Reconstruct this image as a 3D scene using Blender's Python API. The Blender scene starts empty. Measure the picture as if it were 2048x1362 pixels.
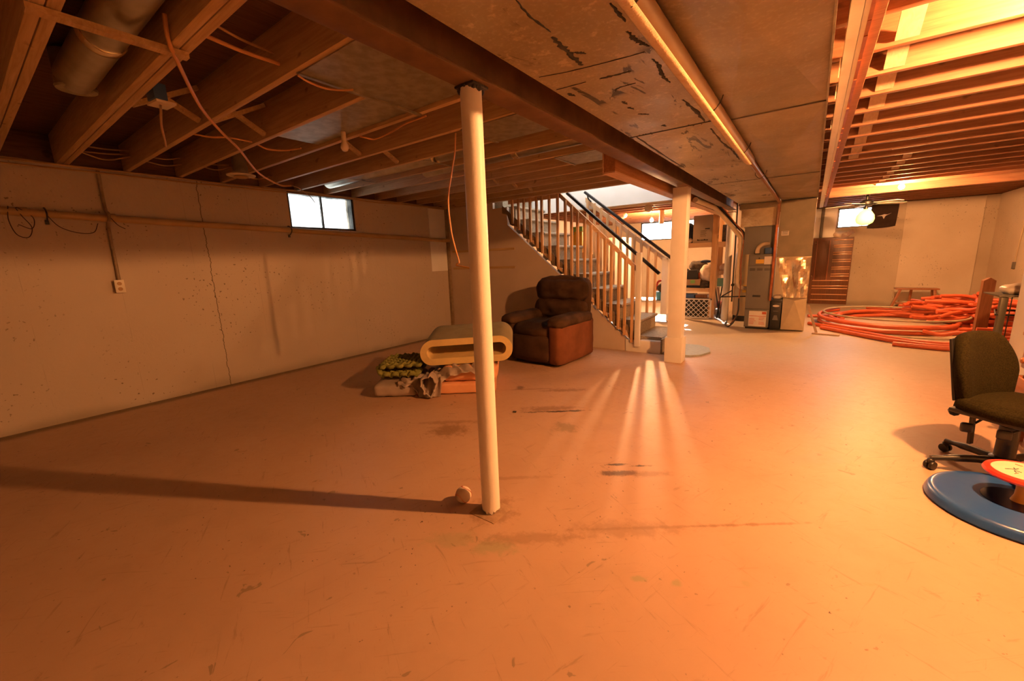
import bpy, bmesh, math, random
from mathutils import Vector, Matrix
R = math.radians
rnd = random.Random(7)
S = bpy.context.scene
COL = S.collection

# ------------------------------------------------------------------ camera
cd = bpy.data.cameras.new('camera'); cam = bpy.data.objects.new('camera', cd); COL.objects.link(cam)
cd.sensor_width = 36.0; cd.lens = 813.06/2048*36; cd.clip_start = 0.05; cd.clip_end = 200
rt = Vector((0.80984963, 0.58563018, -0.03436383))
dn = Vector((0.08676161, -0.17750166, -0.98028852))
fw = Vector((-0.58018618, 0.79090483, -0.19455987))
m = Matrix((rt, -dn, -fw)).transposed().to_4x4(); m.translation = Vector((0, 0, 1.3))
cam.matrix_world = m
S.camera = cam

# ------------------------------------------------------------------ world, exposure
W = bpy.data.worlds.new('world'); S.world = W; W.use_nodes = True
bg = W.node_tree.nodes['Background']; bg.inputs[0].default_value = (0.86, 0.93, 1.0, 1); bg.inputs[1].default_value = 24.0
S.view_settings.view_transform = 'Standard'; S.view_settings.look = 'None'
S.view_settings.exposure = 0.0; S.view_settings.gamma = 1.0; S.view_settings.use_curve_mapping = False
WARM = (1.0, 0.41, 0.13)
BULB_MAIN = 15000.0; BULB_ROOM = 7000.0; BULB_STORE = 8500.0

def area(name, loc, rot, sx, sy, power, col, portal=False):
    l = bpy.data.lights.new(name, 'AREA'); l.shape = 'RECTANGLE'; l.size = sx; l.size_y = sy; l.energy = power; l.color = col
    if portal: l.cycles.is_portal = True
    o = bpy.data.objects.new(name, l); o.location = loc; o.rotation_euler = rot; COL.objects.link(o); return o
# daylight through the three window openings (portals guide the sky light) and down the stairwell from upstairs
area('portal_window_left', (-5.62, 3.11, 2.0), (0, R(-90), 0), 0.5, 0.9, 1, (1, 1, 1), True)
area('portal_window_storage', (-3.3, 12.75, 2.0), (R(-90), 0, 0), 1.9, 0.55, 1, (1, 1, 1), True)
area('portal_window_far', (0.85, 12.75, 2.0), (R(-90), 0, 0), 1.0, 0.5, 1, (1, 1, 1), True)
sl = bpy.data.lights.new('storage_window_sun_spot', 'SPOT'); sl.energy = 30000; sl.spot_size = R(15); sl.spot_blend = 0.1; sl.shadow_soft_size = 0.10; sl.color = (1.0, 0.95, 0.88)  # added narrow spot outside, standing in for sun through this window alone
so = bpy.data.objects.new('storage_window_sun_spot', sl); COL.objects.link(so); so.location = (-5.24, 17.7, 4.5)
so.rotation_euler = Vector((0.274, -0.865, -0.42)).to_track_quat('-Z', 'Y').to_euler()
area('upstairs_daylight', (-2.9, 5.9, 3.95), (0, 0, 0), 2.4, 0.7, 55, (0.95, 0.97, 1.0))

# ------------------------------------------------------------------ materials
def ramp2(nt, fac, a, b, p0=0.35, p1=0.65):
    r = nt.nodes.new('ShaderNodeValToRGB'); r.color_ramp.elements[0].position = p0; r.color_ramp.elements[1].position = p1
    r.color_ramp.elements[0].color = (*a, 1); r.color_ramp.elements[1].color = (*b, 1)
    nt.links.new(fac, r.inputs[0]); return r.outputs[0]
def mixc(nt, fac, a, b, mode='MIX'):
    n = nt.nodes.new('ShaderNodeMix'); n.data_type = 'RGBA'; n.blend_type = mode
    if isinstance(fac, float): n.inputs[0].default_value = fac
    else: nt.links.new(fac, n.inputs[0])
    for v, i in ((a, 6), (b, 7)):
        if isinstance(v, tuple): n.inputs[i].default_value = (*v, 1)
        else: nt.links.new(v, n.inputs[i])
    return n.outputs[2]
def mth(nt, op, *v, clamp=False):
    n = nt.nodes.new('ShaderNodeMath'); n.operation = op; n.use_clamp = clamp
    for i, x in enumerate(v):
        if isinstance(x, (int, float)): n.inputs[i].default_value = x
        else: nt.links.new(x, n.inputs[i])
    return n.outputs[0]
def coords(nt, scale=(1, 1, 1), kind='Object'):
    tc = nt.nodes.new('ShaderNodeTexCoord'); mp = nt.nodes.new('ShaderNodeMapping'); mp.inputs['Scale'].default_value = scale
    nt.links.new(tc.outputs[kind], mp.inputs[0]); return mp.outputs[0]
def world_pos(nt, scale=(1, 1, 1)):
    g = nt.nodes.new('ShaderNodeNewGeometry'); mp = nt.nodes.new('ShaderNodeMapping'); mp.inputs['Scale'].default_value = scale
    nt.links.new(g.outputs['Position'], mp.inputs[0]); return mp.outputs[0]
def noise(nt, vec, scale=5, detail=4, rough=0.55, dist=0.0):
    n = nt.nodes.new('ShaderNodeTexNoise'); n.inputs['Scale'].default_value = scale; n.inputs['Detail'].default_value = detail
    n.inputs['Roughness'].default_value = rough; n.inputs['Distortion'].default_value = dist
    nt.links.new(vec, n.inputs['Vector']); return n.outputs['Fac']
def smooth(nt, v, a, b, lo=0.0, hi=1.0):
    n = nt.nodes.new('ShaderNodeMapRange'); n.interpolation_type = 'SMOOTHSTEP'
    nt.links.new(v, n.inputs[0]); n.inputs[1].default_value = a; n.inputs[2].default_value = b; n.inputs[3].default_value = lo; n.inputs[4].default_value = hi
    return n.outputs[0]
def base(name, rough=0.6, metal=0.0, spec=0.5, coat=0.0):
    mt = bpy.data.materials.new(name); mt.use_nodes = True; nt = mt.node_tree; b = nt.nodes['Principled BSDF']
    b.inputs['Roughness'].default_value = rough; b.inputs['Metallic'].default_value = metal
    b.inputs['Specular IOR Level'].default_value = spec; b.inputs['Coat Weight'].default_value = coat
    return mt, nt, b
def mat(name, c, c2=None, rough=0.6, metal=0.0, scale=8, stretch=(1, 1, 1), bump=0.0, bscale=None, detail=4, p=(0.35, 0.65), spec=0.5, coat=0.0):
    mt, nt, b = base(name, rough, metal, spec, coat)
    if c2 is None: c2 = tuple(x*0.85 for x in c)
    v = coords(nt, stretch)
    f = noise(nt, v, scale, detail)
    nt.links.new(ramp2(nt, f, c2, c, *p), b.inputs['Base Color'])
    if bump:
        bn = nt.nodes.new('ShaderNodeBump'); bn.inputs['Strength'].default_value = bump; bn.inputs['Distance'].default_value = 0.01
        nt.links.new(noise(nt, v, bscale or scale*4, 3), bn.inputs['Height']); nt.links.new(bn.outputs[0], b.inputs['Normal'])
    return mt
def wood(name, c, c2, axis=0, rough=0.65, scale=3.0, spec=0.4):
    st = [14, 14, 14]; st[axis] = 0.8
    mt, nt, b = base(name, rough, 0, spec)
    v = world_pos(nt, tuple(st))
    f = noise(nt, v, scale, 5, 0.6, 1.2)
    col = ramp2(nt, f, c2, c, 0.3, 0.7)
    st2 = [5, 5, 5]; st2[axis] = 3
    k = noise(nt, world_pos(nt, tuple(st2)), 2.2, 2)
    col = mixc(nt, smooth(nt, k, 0.68, 0.75, 0, 0.6), col, tuple(x*0.35 for x in c2))
    nt.links.new(col, b.inputs['Base Color'])
    bn = nt.nodes.new('ShaderNodeBump'); bn.inputs['Strength'].default_value = 0.15; bn.inputs['Distance'].default_value = 0.004
    nt.links.new(f, bn.inputs['Height']); nt.links.new(bn.outputs[0], b.inputs['Normal'])
    return mt
M = {}
M['joist'] = wood('joist_wood', (0.60, 0.42, 0.22), (0.42, 0.27, 0.13), 0)
M['joist_new'] = wood('right_joist_wood', (0.36, 0.165, 0.085), (0.24, 0.10, 0.05), 0)
M['subfloor'] = wood('subfloor_wood', (0.16, 0.08, 0.04), (0.07, 0.034, 0.018), 1, 0.8)
M['pine'] = wood('pine', (0.68, 0.42, 0.21), (0.50, 0.28, 0.12), 2)
M['pine_y'] = wood('pine_long', (0.72, 0.47, 0.27), (0.55, 0.32, 0.17), 1)
M['pine_x'] = wood('pine_cross', (0.72, 0.50, 0.30), (0.58, 0.36, 0.20), 0)
M['red_wood'] = wood('orange_header_wood', (0.50, 0.23, 0.10), (0.34, 0.14, 0.06), 1)
M['brown_wood'] = wood('dark_brown_wood', (0.30, 0.13, 0.06), (0.18, 0.07, 0.03), 2, 0.35)
M['dresser'] = wood('orange_brown_wood', (0.45, 0.17, 0.07), (0.33, 0.11, 0.045), 1, 0.3)
M['bridging'] = wood('bridging_wood', (0.56, 0.40, 0.28), (0.44, 0.30, 0.20), 1)
M['white'] = mat('white_paint', (0.80, 0.76, 0.70), (0.74, 0.69, 0.62), 0.5, scale=3, bump=0.08, bscale=40)
M['cream'] = mat('cream_paint', (0.90, 0.86, 0.79), (0.84, 0.79, 0.71), 0.45, scale=4, bump=0.12, bscale=60)
M['drywall'] = mat('drywall', (0.82, 0.80, 0.76), (0.76, 0.73, 0.68), 0.8, scale=1.5)
M['steel_brown'] = mat('brown_painted_steel', (0.17, 0.085, 0.038), (0.10, 0.048, 0.02), 0.55, 0.0, scale=6, bump=0.1)
M['black_rust'] = mat('dark_weld', (0.04, 0.03, 0.025), (0.015, 0.012, 0.01), 0.6, scale=30, bump=0.6)
M['black'] = mat('black_plastic', (0.018, 0.016, 0.015), (0.012, 0.011, 0.01), 0.4, scale=10)
M['black_paint'] = mat('black_painted_wood', (0.02, 0.018, 0.02), (0.012, 0.011, 0.012), 0.35, scale=10)
M['dark_metal'] = mat('dark_metal', (0.06, 0.055, 0.05), None, 0.4, 0.8, scale=10)
M['pvc'] = mat('beige_pvc', (0.62, 0.50, 0.34), (0.55, 0.43, 0.28), 0.4, scale=3)
M['pvc_wall'] = mat('yellowed_pipe', (0.50, 0.33, 0.15), (0.42, 0.26, 0.11), 0.45, scale=3)
M['conduit'] = mat('grey_conduit', (0.30, 0.22, 0.13), (0.22, 0.15, 0.08), 0.5, scale=20)
M['cable'] = mat('orange_cable', (0.70, 0.34, 0.12), None, 0.5, scale=10)
M['cable_dim'] = mat('tan_cable', (0.45, 0.27, 0.12), None, 0.6, scale=10)
M['wire'] = mat('thin_black_wire', (0.03, 0.02, 0.015), None, 0.5, scale=10)
M['copper'] = mat('copper_pipe', (0.50, 0.17, 0.07), (0.36, 0.11, 0.04), 0.35, 0.6, scale=12)
M['insul'] = mat('cream_insulation', (0.78, 0.62, 0.42), (0.68, 0.50, 0.30), 0.9, scale=20, bump=0.5, bscale=120)
M['insul_pipe'] = mat('brown_pipe_wrap', (0.24, 0.15, 0.07), (0.19, 0.11, 0.05), 0.5, scale=6)
M['plate'] = mat('ivory_plastic', (0.72, 0.62, 0.46), None, 0.4, scale=10)
M['furnace'] = mat('grey_enamel', (0.17, 0.155, 0.13), (0.15, 0.135, 0.11), 0.45, scale=3)
M['galv'] = mat('galvanised_sheet', (0.40, 0.36, 0.26), (0.30, 0.27, 0.18), 0.45, 0.7, scale=14, bump=0.15, bscale=8, p=(0.4, 0.6))
M['foil'] = mat('shiny_dented_sheet', (0.92, 0.80, 0.58), (0.80, 0.66, 0.44), 0.2, 0.95, scale=6, bump=0.5, bscale=5)
M['paper'] = mat('paper', (0.78, 0.70, 0.62), None, 0.8, scale=6)
M['yellow'] = mat('yellow_sticker', (0.75, 0.45, 0.05), None, 0.5)
M['red'] = mat('red_ink', (0.60, 0.12, 0.05), None, 0.6)
M['blue_box'] = mat('blue_plastic', (0.04, 0.10, 0.25), None, 0.4)
M['tank'] = mat('tank_enamel', (0.55, 0.42, 0.25), (0.48, 0.36, 0.2), 0.4, scale=2)
M['pipe_red'] = mat('orange_red_plastic', (0.62, 0.125, 0.05), (0.52, 0.10, 0.035), 0.45, scale=10)
M['hose'] = mat('grey_hose', (0.45, 0.38, 0.26), None, 0.5)
M['foam_dark'] = mat('aged_foam_skin', (0.30, 0.25, 0.13), (0.25, 0.20, 0.10), 0.9, scale=6)
M['foam'] = mat('yellow_foam', (0.62, 0.46, 0.19), (0.54, 0.40, 0.17), 0.95, scale=10, bump=0.1)
M['foam_green'] = mat('green_foam', (0.25, 0.24, 0.05), (0.17, 0.17, 0.035), 0.95, scale=10)
M['pink'] = mat('pink_foam', (0.72, 0.36, 0.18), (0.64, 0.30, 0.14), 0.9, scale=5)
M['sheet'] = mat('grey_sheet', (0.42, 0.33, 0.27), (0.33, 0.26, 0.21), 0.9, scale=8, bump=0.2)
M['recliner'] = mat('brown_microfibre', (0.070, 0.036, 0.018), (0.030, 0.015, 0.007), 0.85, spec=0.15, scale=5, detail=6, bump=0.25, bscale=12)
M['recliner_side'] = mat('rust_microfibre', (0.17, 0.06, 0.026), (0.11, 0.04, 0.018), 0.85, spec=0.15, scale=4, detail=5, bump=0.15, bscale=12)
M['chairfab'] = mat('olive_tweed', (0.022, 0.017, 0.005), (0.008, 0.006, 0.002), 0.95, spec=0.08, scale=160, detail=2, bump=0.2, bscale=200)
M['toy_blue'] = mat('blue_toy_plastic', (0.010, 0.065, 0.30), (0.03, 0.09, 0.30), 0.28, scale=9, detail=8, p=(0.3, 0.75), coat=0.3)
M['toy_navy'] = mat('navy_toy_plastic', (0.008, 0.012, 0.045), None, 0.2, scale=9)
M['toy_red'] = mat('red_toy_plastic', (0.62, 0.05, 0.03), None, 0.3, scale=9, coat=0.3)
M['toy_yellow'] = mat('yellow_toy_plastic', (0.78, 0.40, 0.07), None, 0.3, scale=9)
M['carpet'] = mat('beige_carpet', (0.38, 0.31, 0.22), (0.27, 0.21, 0.14), 0.95, scale=40, bump=0.7, bscale=180)
M['louver'] = wood('louver_wood', (0.20, 0.075, 0.03), (0.12, 0.045, 0.018), 2, 0.4, spec=0.4)
M['carton'] = mat('carton_board', (0.40, 0.34, 0.27), (0.36, 0.30, 0.23), 0.8, scale=3)
M['cardboard'] = mat('cardboard', (0.45, 0.30, 0.16), None, 0.85)
M['ink'] = mat('black_ink', (0.03, 0.028, 0.025), None, 0.7)
M['cloth_dark'] = mat('dark_cloth', (0.035, 0.03, 0.03), (0.1, 0.07, 0.05), 0.95, scale=20)
M['cloth_navy'] = mat('navy_cloth', (0.02, 0.03, 0.06), None, 0.95)
M['cloth_white'] = mat('white_cloth', (0.75, 0.62, 0.5), (0.6, 0.46, 0.36), 0.9, scale=8, bump=0.3)
M['teal'] = mat('teal_plastic', (0.13, 0.30, 0.24), None, 0.6)
M['blue'] = mat('light_blue_plastic', (0.06, 0.30, 0.45), None, 0.4)
M['red_plastic'] = mat('red_plastic', (0.55, 0.06, 0.04), None, 0.4)
M['green'] = mat('green_paper', (0.25, 0.50, 0.12), None, 0.6)
M['poster_dark'] = mat('dark_flag_cloth', (0.035, 0.018, 0.012), (0.05, 0.025, 0.015), 0.9)
M['ball'] = mat('worn_leather', (0.80, 0.68, 0.54), (0.66, 0.52, 0.38), 0.6, scale=12)
M['bag'] = mat('thin_white_plastic', (0.8, 0.72, 0.62), (0.7, 0.6, 0.5), 0.35, scale=9, bump=0.6, bscale=20)
M['rust_dark'] = mat('dark_mark', (0.05, 0.04, 0.025), None, 0.8)
M['mat_grey'] = mat('grey_foam_mat', (0.36, 0.37, 0.32), (0.30, 0.31, 0.27), 0.8, scale=30)
M['rack'] = mat('olive_grey_metal', (0.13, 0.12, 0.085), None, 0.4, 0.5)
M['shade_glass'] = mat('green_glass', (0.55, 0.62, 0.16), None, 0.25)

def emis(name, c, strength):
    mt = bpy.data.materials.new(name); mt.use_nodes = True; nt = mt.node_tree; b = nt.nodes['Principled BSDF']
    b.inputs['Base Color'].default_value = (0.8, 0.8, 0.8, 1); b.inputs['Emission Color'].default_value = (*c, 1); b.inputs['Emission Strength'].default_value = strength
    return mt
M['bulb_main'] = emis('lit_bulb_near', WARM, BULB_MAIN)
M['bulb_room'] = emis('lit_bulb_far', (1.0, 0.45, 0.16), BULB_ROOM)
M['bulb_store'] = emis('lit_bulb_storage', (1.0, 0.50, 0.20), BULB_STORE)
M['carpet_dark'] = mat('carpet_edge_pile', (0.26, 0.19, 0.12), (0.18, 0.13, 0.08), 0.95, scale=40, bump=0.5, bscale=150)
M['fan_glow'] = emis('lit_green_glass', (0.80, 1.0, 0.16), 1.8)
M['bulb_off'] = mat('unlit_frosted_bulb', (0.8, 0.68, 0.52), None, 0.15)

def glass_mat(name, frost=0.0, tint=(1, 1, 1)):
    mt = bpy.data.materials.new(name); mt.use_nodes = True; nt = mt.node_tree; nt.nodes.clear()
    out = nt.nodes.new('ShaderNodeOutputMaterial'); tr = nt.nodes.new('ShaderNodeBsdfTransparent'); gl = nt.nodes.new('ShaderNodeBsdfGlossy')
    g = nt.nodes.new('ShaderNodeNewGeometry'); n = noise(nt, world_pos(nt), 6, 5)
    nt.links.new(ramp2(nt, n, tuple(t*(1-frost) for t in tint), tint, 0.35, 0.6), tr.inputs[0])
    gl.inputs['Roughness'].default_value = 0.05
    fr = nt.nodes.new('ShaderNodeFresnel'); fr.inputs[0].default_value = 1.45
    mx = nt.nodes.new('ShaderNodeMixShader'); nt.links.new(fr.outputs[0], mx.inputs[0]); nt.links.new(tr.outputs[0], mx.inputs[1]); nt.links.new(gl.outputs[0], mx.inputs[2])
    nt.links.new(mx.outputs[0], out.inputs[0]); return mt
M['glass'] = glass_mat('dimmed_window_glass', 0.45, (0.42, 0.42, 0.40))  # tint darkened to cut the daylight coming through the left window
M['glass2'] = glass_mat('window_glass', 0.1)

# painted concrete walls with pits, seams and a crack
def wall_mat(name, c, c2, crack=False, seams=True):
    mt, nt, b = base(name, 0.75)
    P = world_pos(nt)
    col = ramp2(nt, noise(nt, P, 0.9, 5), c2, c, 0.3, 0.7)
    sx = nt.nodes.new('ShaderNodeSeparateXYZ'); nt.links.new(P, sx.inputs[0])
    pits = noise(nt, P, 38, 2, 0.4); dens = noise(nt, P, 1.3, 2)
    pit = mth(nt, 'MULTIPLY', smooth(nt, pits, 0.675, 0.715), smooth(nt, dens, 0.45, 0.6))
    col = mixc(nt, mth(nt, 'MULTIPLY', pit, 0.75), col, (0.10, 0.07, 0.04))
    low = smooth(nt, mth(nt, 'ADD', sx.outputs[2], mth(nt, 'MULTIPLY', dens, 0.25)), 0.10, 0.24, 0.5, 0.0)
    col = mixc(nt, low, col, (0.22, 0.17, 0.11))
    if seams:
        fy = mth(nt, 'ABSOLUTE', mth(nt, 'SUBTRACT', mth(nt, 'FRACT', mth(nt, 'DIVIDE', mth(nt, 'ADD', sx.outputs[1], 0.55), 0.61)), 0.5))
        sm = mth(nt, 'MULTIPLY', smooth(nt, fy, 0.0, 0.006, 0.35, 0.0), smooth(nt, noise(nt, P, 3, 2), 0.4, 0.6))
        col = mixc(nt, sm, col, tuple(x*0.4 for x in c2))
    if crack:
        cp = world_pos(nt, (0, 0, 1))
        wob = mth(nt, 'MULTIPLY', mth(nt, 'SUBTRACT', noise(nt, cp, 6, 6, 0.7), 0.5), 0.10)
        line = mth(nt, 'ABSOLUTE', mth(nt, 'SUBTRACT', sx.outputs[1], mth(nt, 'ADD', 1.73, wob)))
        col = mixc(nt, smooth(nt, line, 0.0015, 0.005, 0.9, 0.0), col, (0.05, 0.03, 0.015))
    nt.links.new(col, b.inputs['Base Color'])
    bn = nt.nodes.new('ShaderNodeBump'); bn.inputs['Strength'].default_value = 0.25; bn.inputs['Distance'].default_value = 0.01
    nt.links.new(mth(nt, 'SUBTRACT', noise(nt, P, 30, 4), mth(nt, 'MULTIPLY', pit, 2.0)), bn.inputs['Height']); nt.links.new(bn.outputs[0], b.inputs['Normal'])
    return mt
M['wall_left'] = wall_mat('painted_concrete_left', (0.55, 0.455, 0.36), (0.49, 0.40, 0.31), True)
M['wall'] = wall_mat('painted_concrete', (0.60, 0.50, 0.38), (0.46, 0.36, 0.25))
M['wall_stair'] = mat('stair_wall_paint', (0.60, 0.48, 0.38), (0.54, 0.43, 0.33), 0.7, scale=2)
M['wall_pale'] = wall_mat('pale_painted_concrete', (0.74, 0.63, 0.50), (0.62, 0.50, 0.37), seams=False)

def floor_mat():
    mt, nt, b = base('painted_concrete_floor', 0.42, 0, 0.40)
    P = world_pos(nt); sx = nt.nodes.new('ShaderNodeSeparateXYZ'); nt.links.new(P, sx.inputs[0]); X, Y = sx.outputs[0], sx.outputs[1]
    n1 = noise(nt, P, 0.8, 6, 0.6)
    col = ramp2(nt, n1, (0.48, 0.30, 0.195), (0.54, 0.35, 0.23), 0.3, 0.7)
    col = mixc(nt, smooth(nt, noise(nt, P, 2.6, 7, 0.62), 0.48, 0.72, 0, 0.38), col, (0.42, 0.27, 0.17))
    # scratches and scuffs
    for s, rot, k in (((2.2, 22, 1), 0.5, 0.30), ((20, 2.0, 1), 0.3, 0.25), ((2.5, 30, 1), -0.7, 0.22)):
        g = nt.nodes.new('ShaderNodeNewGeometry'); mp = nt.nodes.new('ShaderNodeMapping'); mp.inputs['Scale'].default_value = s
        vr = nt.nodes.new('ShaderNodeVectorRotate'); vr.rotation_type = 'Z_AXIS'; vr.inputs['Angle'].default_value = rot
        nt.links.new(g.outputs['Position'], vr.inputs[0]); nt.links.new(vr.outputs[0], mp.inputs[0])
        f = noise(nt, mp.outputs[0], 1.6, 6, 0.7, 0.6)
        col = mixc(nt, smooth(nt, f, 0.60, 0.70, 0, k*1.7), col, (0.26, 0.17, 0.10))
    sp = noise(nt, P, 45, 2, 0.5)
    col = mixc(nt, mth(nt, 'MULTIPLY', smooth(nt, sp, 0.69, 0.74), smooth(nt, noise(nt, P, 1.7, 2), 0.45, 0.6)), col, (0.10, 0.06, 0.035))
    blot = noise(nt, P, 9, 3, 0.6, 0.8)
    col = mixc(nt, smooth(nt, blot, 0.69, 0.71, 0, 0.6), col, (0.20, 0.15, 0.09))
    # worn patches / stains at fixed places: (x, y, rx, ry, colour, strength, noise)
    fine = noise(nt, P, 14, 5, 0.75)
    U = mth(nt, 'ADD', mth(nt, 'MULTIPLY', X, 0.81), mth(nt, 'MULTIPLY', Y, 0.586)); V = mth(nt, 'ADD', mth(nt, 'MULTIPLY', X, -0.586), mth(nt, 'MULTIPLY', Y, 0.81))
    G = (0.36, 0.31, 0.18); B = (0.035, 0.022, 0.012); T = (0.24, 0.13, 0.065)
    st = [(-1.08, 1.27, 0.13, 0.055, G, 0.75), (-1.27, 1.20, 0.15, 0.06, G, 0.5), (-0.98, 1.40, 0.25, 0.05, T, 0.4), (-0.62, 1.72, 0.3, 0.07, T, 0.35),
          (-1.68, 2.90, 0.30, 0.022, B, 1.0), (-1.76, 2.93, 0.26, 0.07, T, 0.7), (-1.89, 3.45, 0.24, 0.05, T, 0.7), (-2.33, 3.29, 0.05, 0.06, B, 0.6), (-2.2, 3.31, 0.3, 0.02, T, 0.6),
          (-0.90, 2.29, 0.08, 0.014, B, 0.9), (-0.76, 2.36, 0.07, 0.012, B, 0.9), (-0.84, 2.20, 0.14, 0.035, B, 0.75), (-0.7, 2.28, 0.16, 0.04, T, 0.5),
          (-2.20, 2.12, 0.16, 0.13, T, 0.8), (-2.3, 2.25, 0.3, 0.04, T, 0.5), (-1.45, 2.64, 0.1, 0.1, (0.26, 0.19, 0.10), 0.7), (-1.37, 1.8, 0.3, 0.02, T, 0.35),
          (0.1, 3.0, 0.25, 0.08, (0.42, 0.30, 0.22), 0.4), (-0.46, 1.45, 0.035, 0.018, G, 0.8), (-0.33, 1.51, 0.022, 0.02, G, 0.8), (-0.10, 1.66, 0.02, 0.02, G, 0.7), (0.30, 1.92, 0.03, 0.012, G, 0.7),
          (-1.25, 1.48, 0.13, 0.12, T, 0.6), (-0.13, 2.08, 0.3, 0.01, T, 0.5), (-0.45, 1.85, 0.5, 0.012, T, 0.4)]
    for x, y, rx, ry, c, k in st:
        u0, v0 = 0.81*x+0.586*y, -0.586*x+0.81*y
        dx = mth(nt, 'DIVIDE', mth(nt, 'SUBTRACT', U, u0), rx*1.25); dy = mth(nt, 'DIVIDE', mth(nt, 'SUBTRACT', V, v0), ry*1.25)
        d = mth(nt, 'SQRT', mth(nt, 'ADD', mth(nt, 'MULTIPLY', dx, dx), mth(nt, 'MULTIPLY', dy, dy)))
        d = mth(nt, 'ADD', d, mth(nt, 'MULTIPLY', mth(nt, 'SUBTRACT', fine, 0.5), 2.6))
        col = mixc(nt, smooth(nt, d, 0.25, 1.0, k, 0.0), col, c)
    # dark strip along the left wall
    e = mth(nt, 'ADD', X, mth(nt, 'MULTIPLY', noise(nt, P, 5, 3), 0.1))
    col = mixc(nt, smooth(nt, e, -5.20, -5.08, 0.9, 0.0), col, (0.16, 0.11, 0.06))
    # far floor towards the pipes is bare grey-tan concrete
    e2 = mth(nt, 'ADD', Y, mth(nt, 'MULTIPLY', n1, 1.6))
    col = mixc(nt, smooth(nt, e2, 5.6, 7.6, 0.0, 0.8), col, (0.50, 0.42, 0.31))
    nt.links.new(col, b.inputs['Base Color'])
    nt.links.new(smooth(nt, fine, 0.3, 0.8, 0.40, 0.56), b.inputs['Roughness'])
    bn = nt.nodes.new('ShaderNodeBump'); bn.inputs['Strength'].default_value = 0.12; bn.inputs['Distance'].default_value = 0.01
    nt.links.new(noise(nt, P, 5, 6), bn.inputs['Height']); nt.links.new(bn.outputs[0], b.inputs['Normal'])
    return mt
M['floor'] = floor_mat()
M['patch'] = mat('rough_floor_patch', (0.42, 0.27, 0.16), (0.26, 0.15, 0.08), 0.8, scale=14, bump=0.3)

def duct_mat(name, marks):
    mt, nt, b = base(name, 0.42, 0.7)
    P = world_pos(nt)
    col = ramp2(nt, noise(nt, P, 1.6, 6, 0.65), (0.30, 0.25, 0.17), (0.44, 0.37, 0.25), 0.3, 0.7)
    col = mixc(nt, smooth(nt, noise(nt, P, 60, 2), 0.5, 0.7, 0, 0.25), col, (0.6, 0.5, 0.36))
    if marks:
        a = noise(nt, world_pos(nt, (9, 2.2, 1)), 1.0, 5, 0.6, 0.9); g = noise(nt, P, 2.1, 3)
        tar = mth(nt, 'MULTIPLY', smooth(nt, a, 0.585, 0.61), smooth(nt, g, 0.46, 0.53))
        col = mixc(nt, mth(nt, 'MULTIPLY', tar, 0.9), col, (0.02, 0.015, 0.01))
        lit = mth(nt, 'MULTIPLY', smooth(nt, noise(nt, world_pos(nt, (6, 6, 1)), 2.5, 6, 0.75), 0.55, 0.64), 0.32)  # pale scuffs on the sheet metal
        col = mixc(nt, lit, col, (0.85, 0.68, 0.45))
    nt.links.new(col, b.inputs['Base Color'])
    nt.links.new(smooth(nt, noise(nt, P, 3, 4), 0.3, 0.7, 0.32, 0.55), b.inputs['Roughness'])
    if marks: b.inputs['Metallic'].default_value = 0.35
    bn = nt.nodes.new('ShaderNodeBump'); bn.inputs['Strength'].default_value = 0.25; bn.inputs['Distance'].default_value = 0.02
    nt.links.new(noise(nt, P, 4, 3), bn.inputs['Height']); nt.links.new(bn.outputs[0], b.inputs['Normal'])
    return mt
M['duct_new'] = mat('dull_new_sheet', (0.62, 0.52, 0.36), (0.52, 0.43, 0.29), 0.4, 0.6, scale=4, bump=0.1)
M['louver_highlight_paint'] = wood('louver_painted_highlight', (0.75, 0.40, 0.20), (0.5, 0.24, 0.1), 0, 0.12, spec=0.8)  # slat highlights painted in as brighter wood, besides the gloss
M['galv_round'] = mat('smooth_galvanised', (0.50, 0.48, 0.42), (0.40, 0.38, 0.32), 0.28, 0.9, scale=10)
M['duct_drop'] = mat('dull_drop_sheet', (0.26, 0.21, 0.14), (0.20, 0.16, 0.10), 0.5, 0.4, scale=4, bump=0.05)
M['duct_a'] = duct_mat('tar_marked_duct', True); M['duct_b'] = duct_mat('plain_duct', False)

# ------------------------------------------------------------------ mesh helpers
def NB(): return bmesh.new()
def bx(bm, x0, y0, z0, x1, y1, z1, bev=0.0, mi=0):
    g = bmesh.ops.create_cube(bm, size=1.0); vs = g['verts']
    for v in vs: v.co = Vector(((x0+x1)/2+v.co.x*(x1-x0), (y0+y1)/2+v.co.y*(y1-y0), (z0+z1)/2+v.co.z*(z1-z0)))
    fs = list({f for v in vs for f in v.link_faces})
    if mi:
        for f in fs: f.material_index = mi
    if bev > 0:
        es = list({e for v in vs for e in v.link_edges})
        bmesh.ops.bevel(bm, geom=es, offset=bev, segments=2, affect='EDGES', profile=0.6)
    return bm
def obx(bm, c, d, size, up=(0, 0, 1), bev=0.0):
    """box centred at c whose local x runs along d"""
    t = NB(); bx(t, -size[0]/2, -size[1]/2, -size[2]/2, size[0]/2, size[1]/2, size[2]/2, bev)
    d = Vector(d).normalized(); u = Vector(up); y = u.cross(d)
    if y.length < 1e-4: y = Vector((0, 1, 0)).cross(d)
    y.normalize(); z = d.cross(y)
    mm = Matrix((d, y, z)).transposed().to_4x4(); mm.translation = Vector(c)
    bmesh.ops.transform(t, matrix=mm, verts=t.verts); join(bm, t); return bm
def join(bm, t):
    me = bpy.data.meshes.new('tmp'); t.to_mesh(me); bm.from_mesh(me); bpy.data.meshes.remove(me); t.free()
def bar(bm, a, b, w, h, up=(0, 0, 1), bev=0.0):
    a, b = Vector(a), Vector(b); return obx(bm, (a+b)/2, b-a, ((b-a).length, w, h), up, bev)
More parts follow.
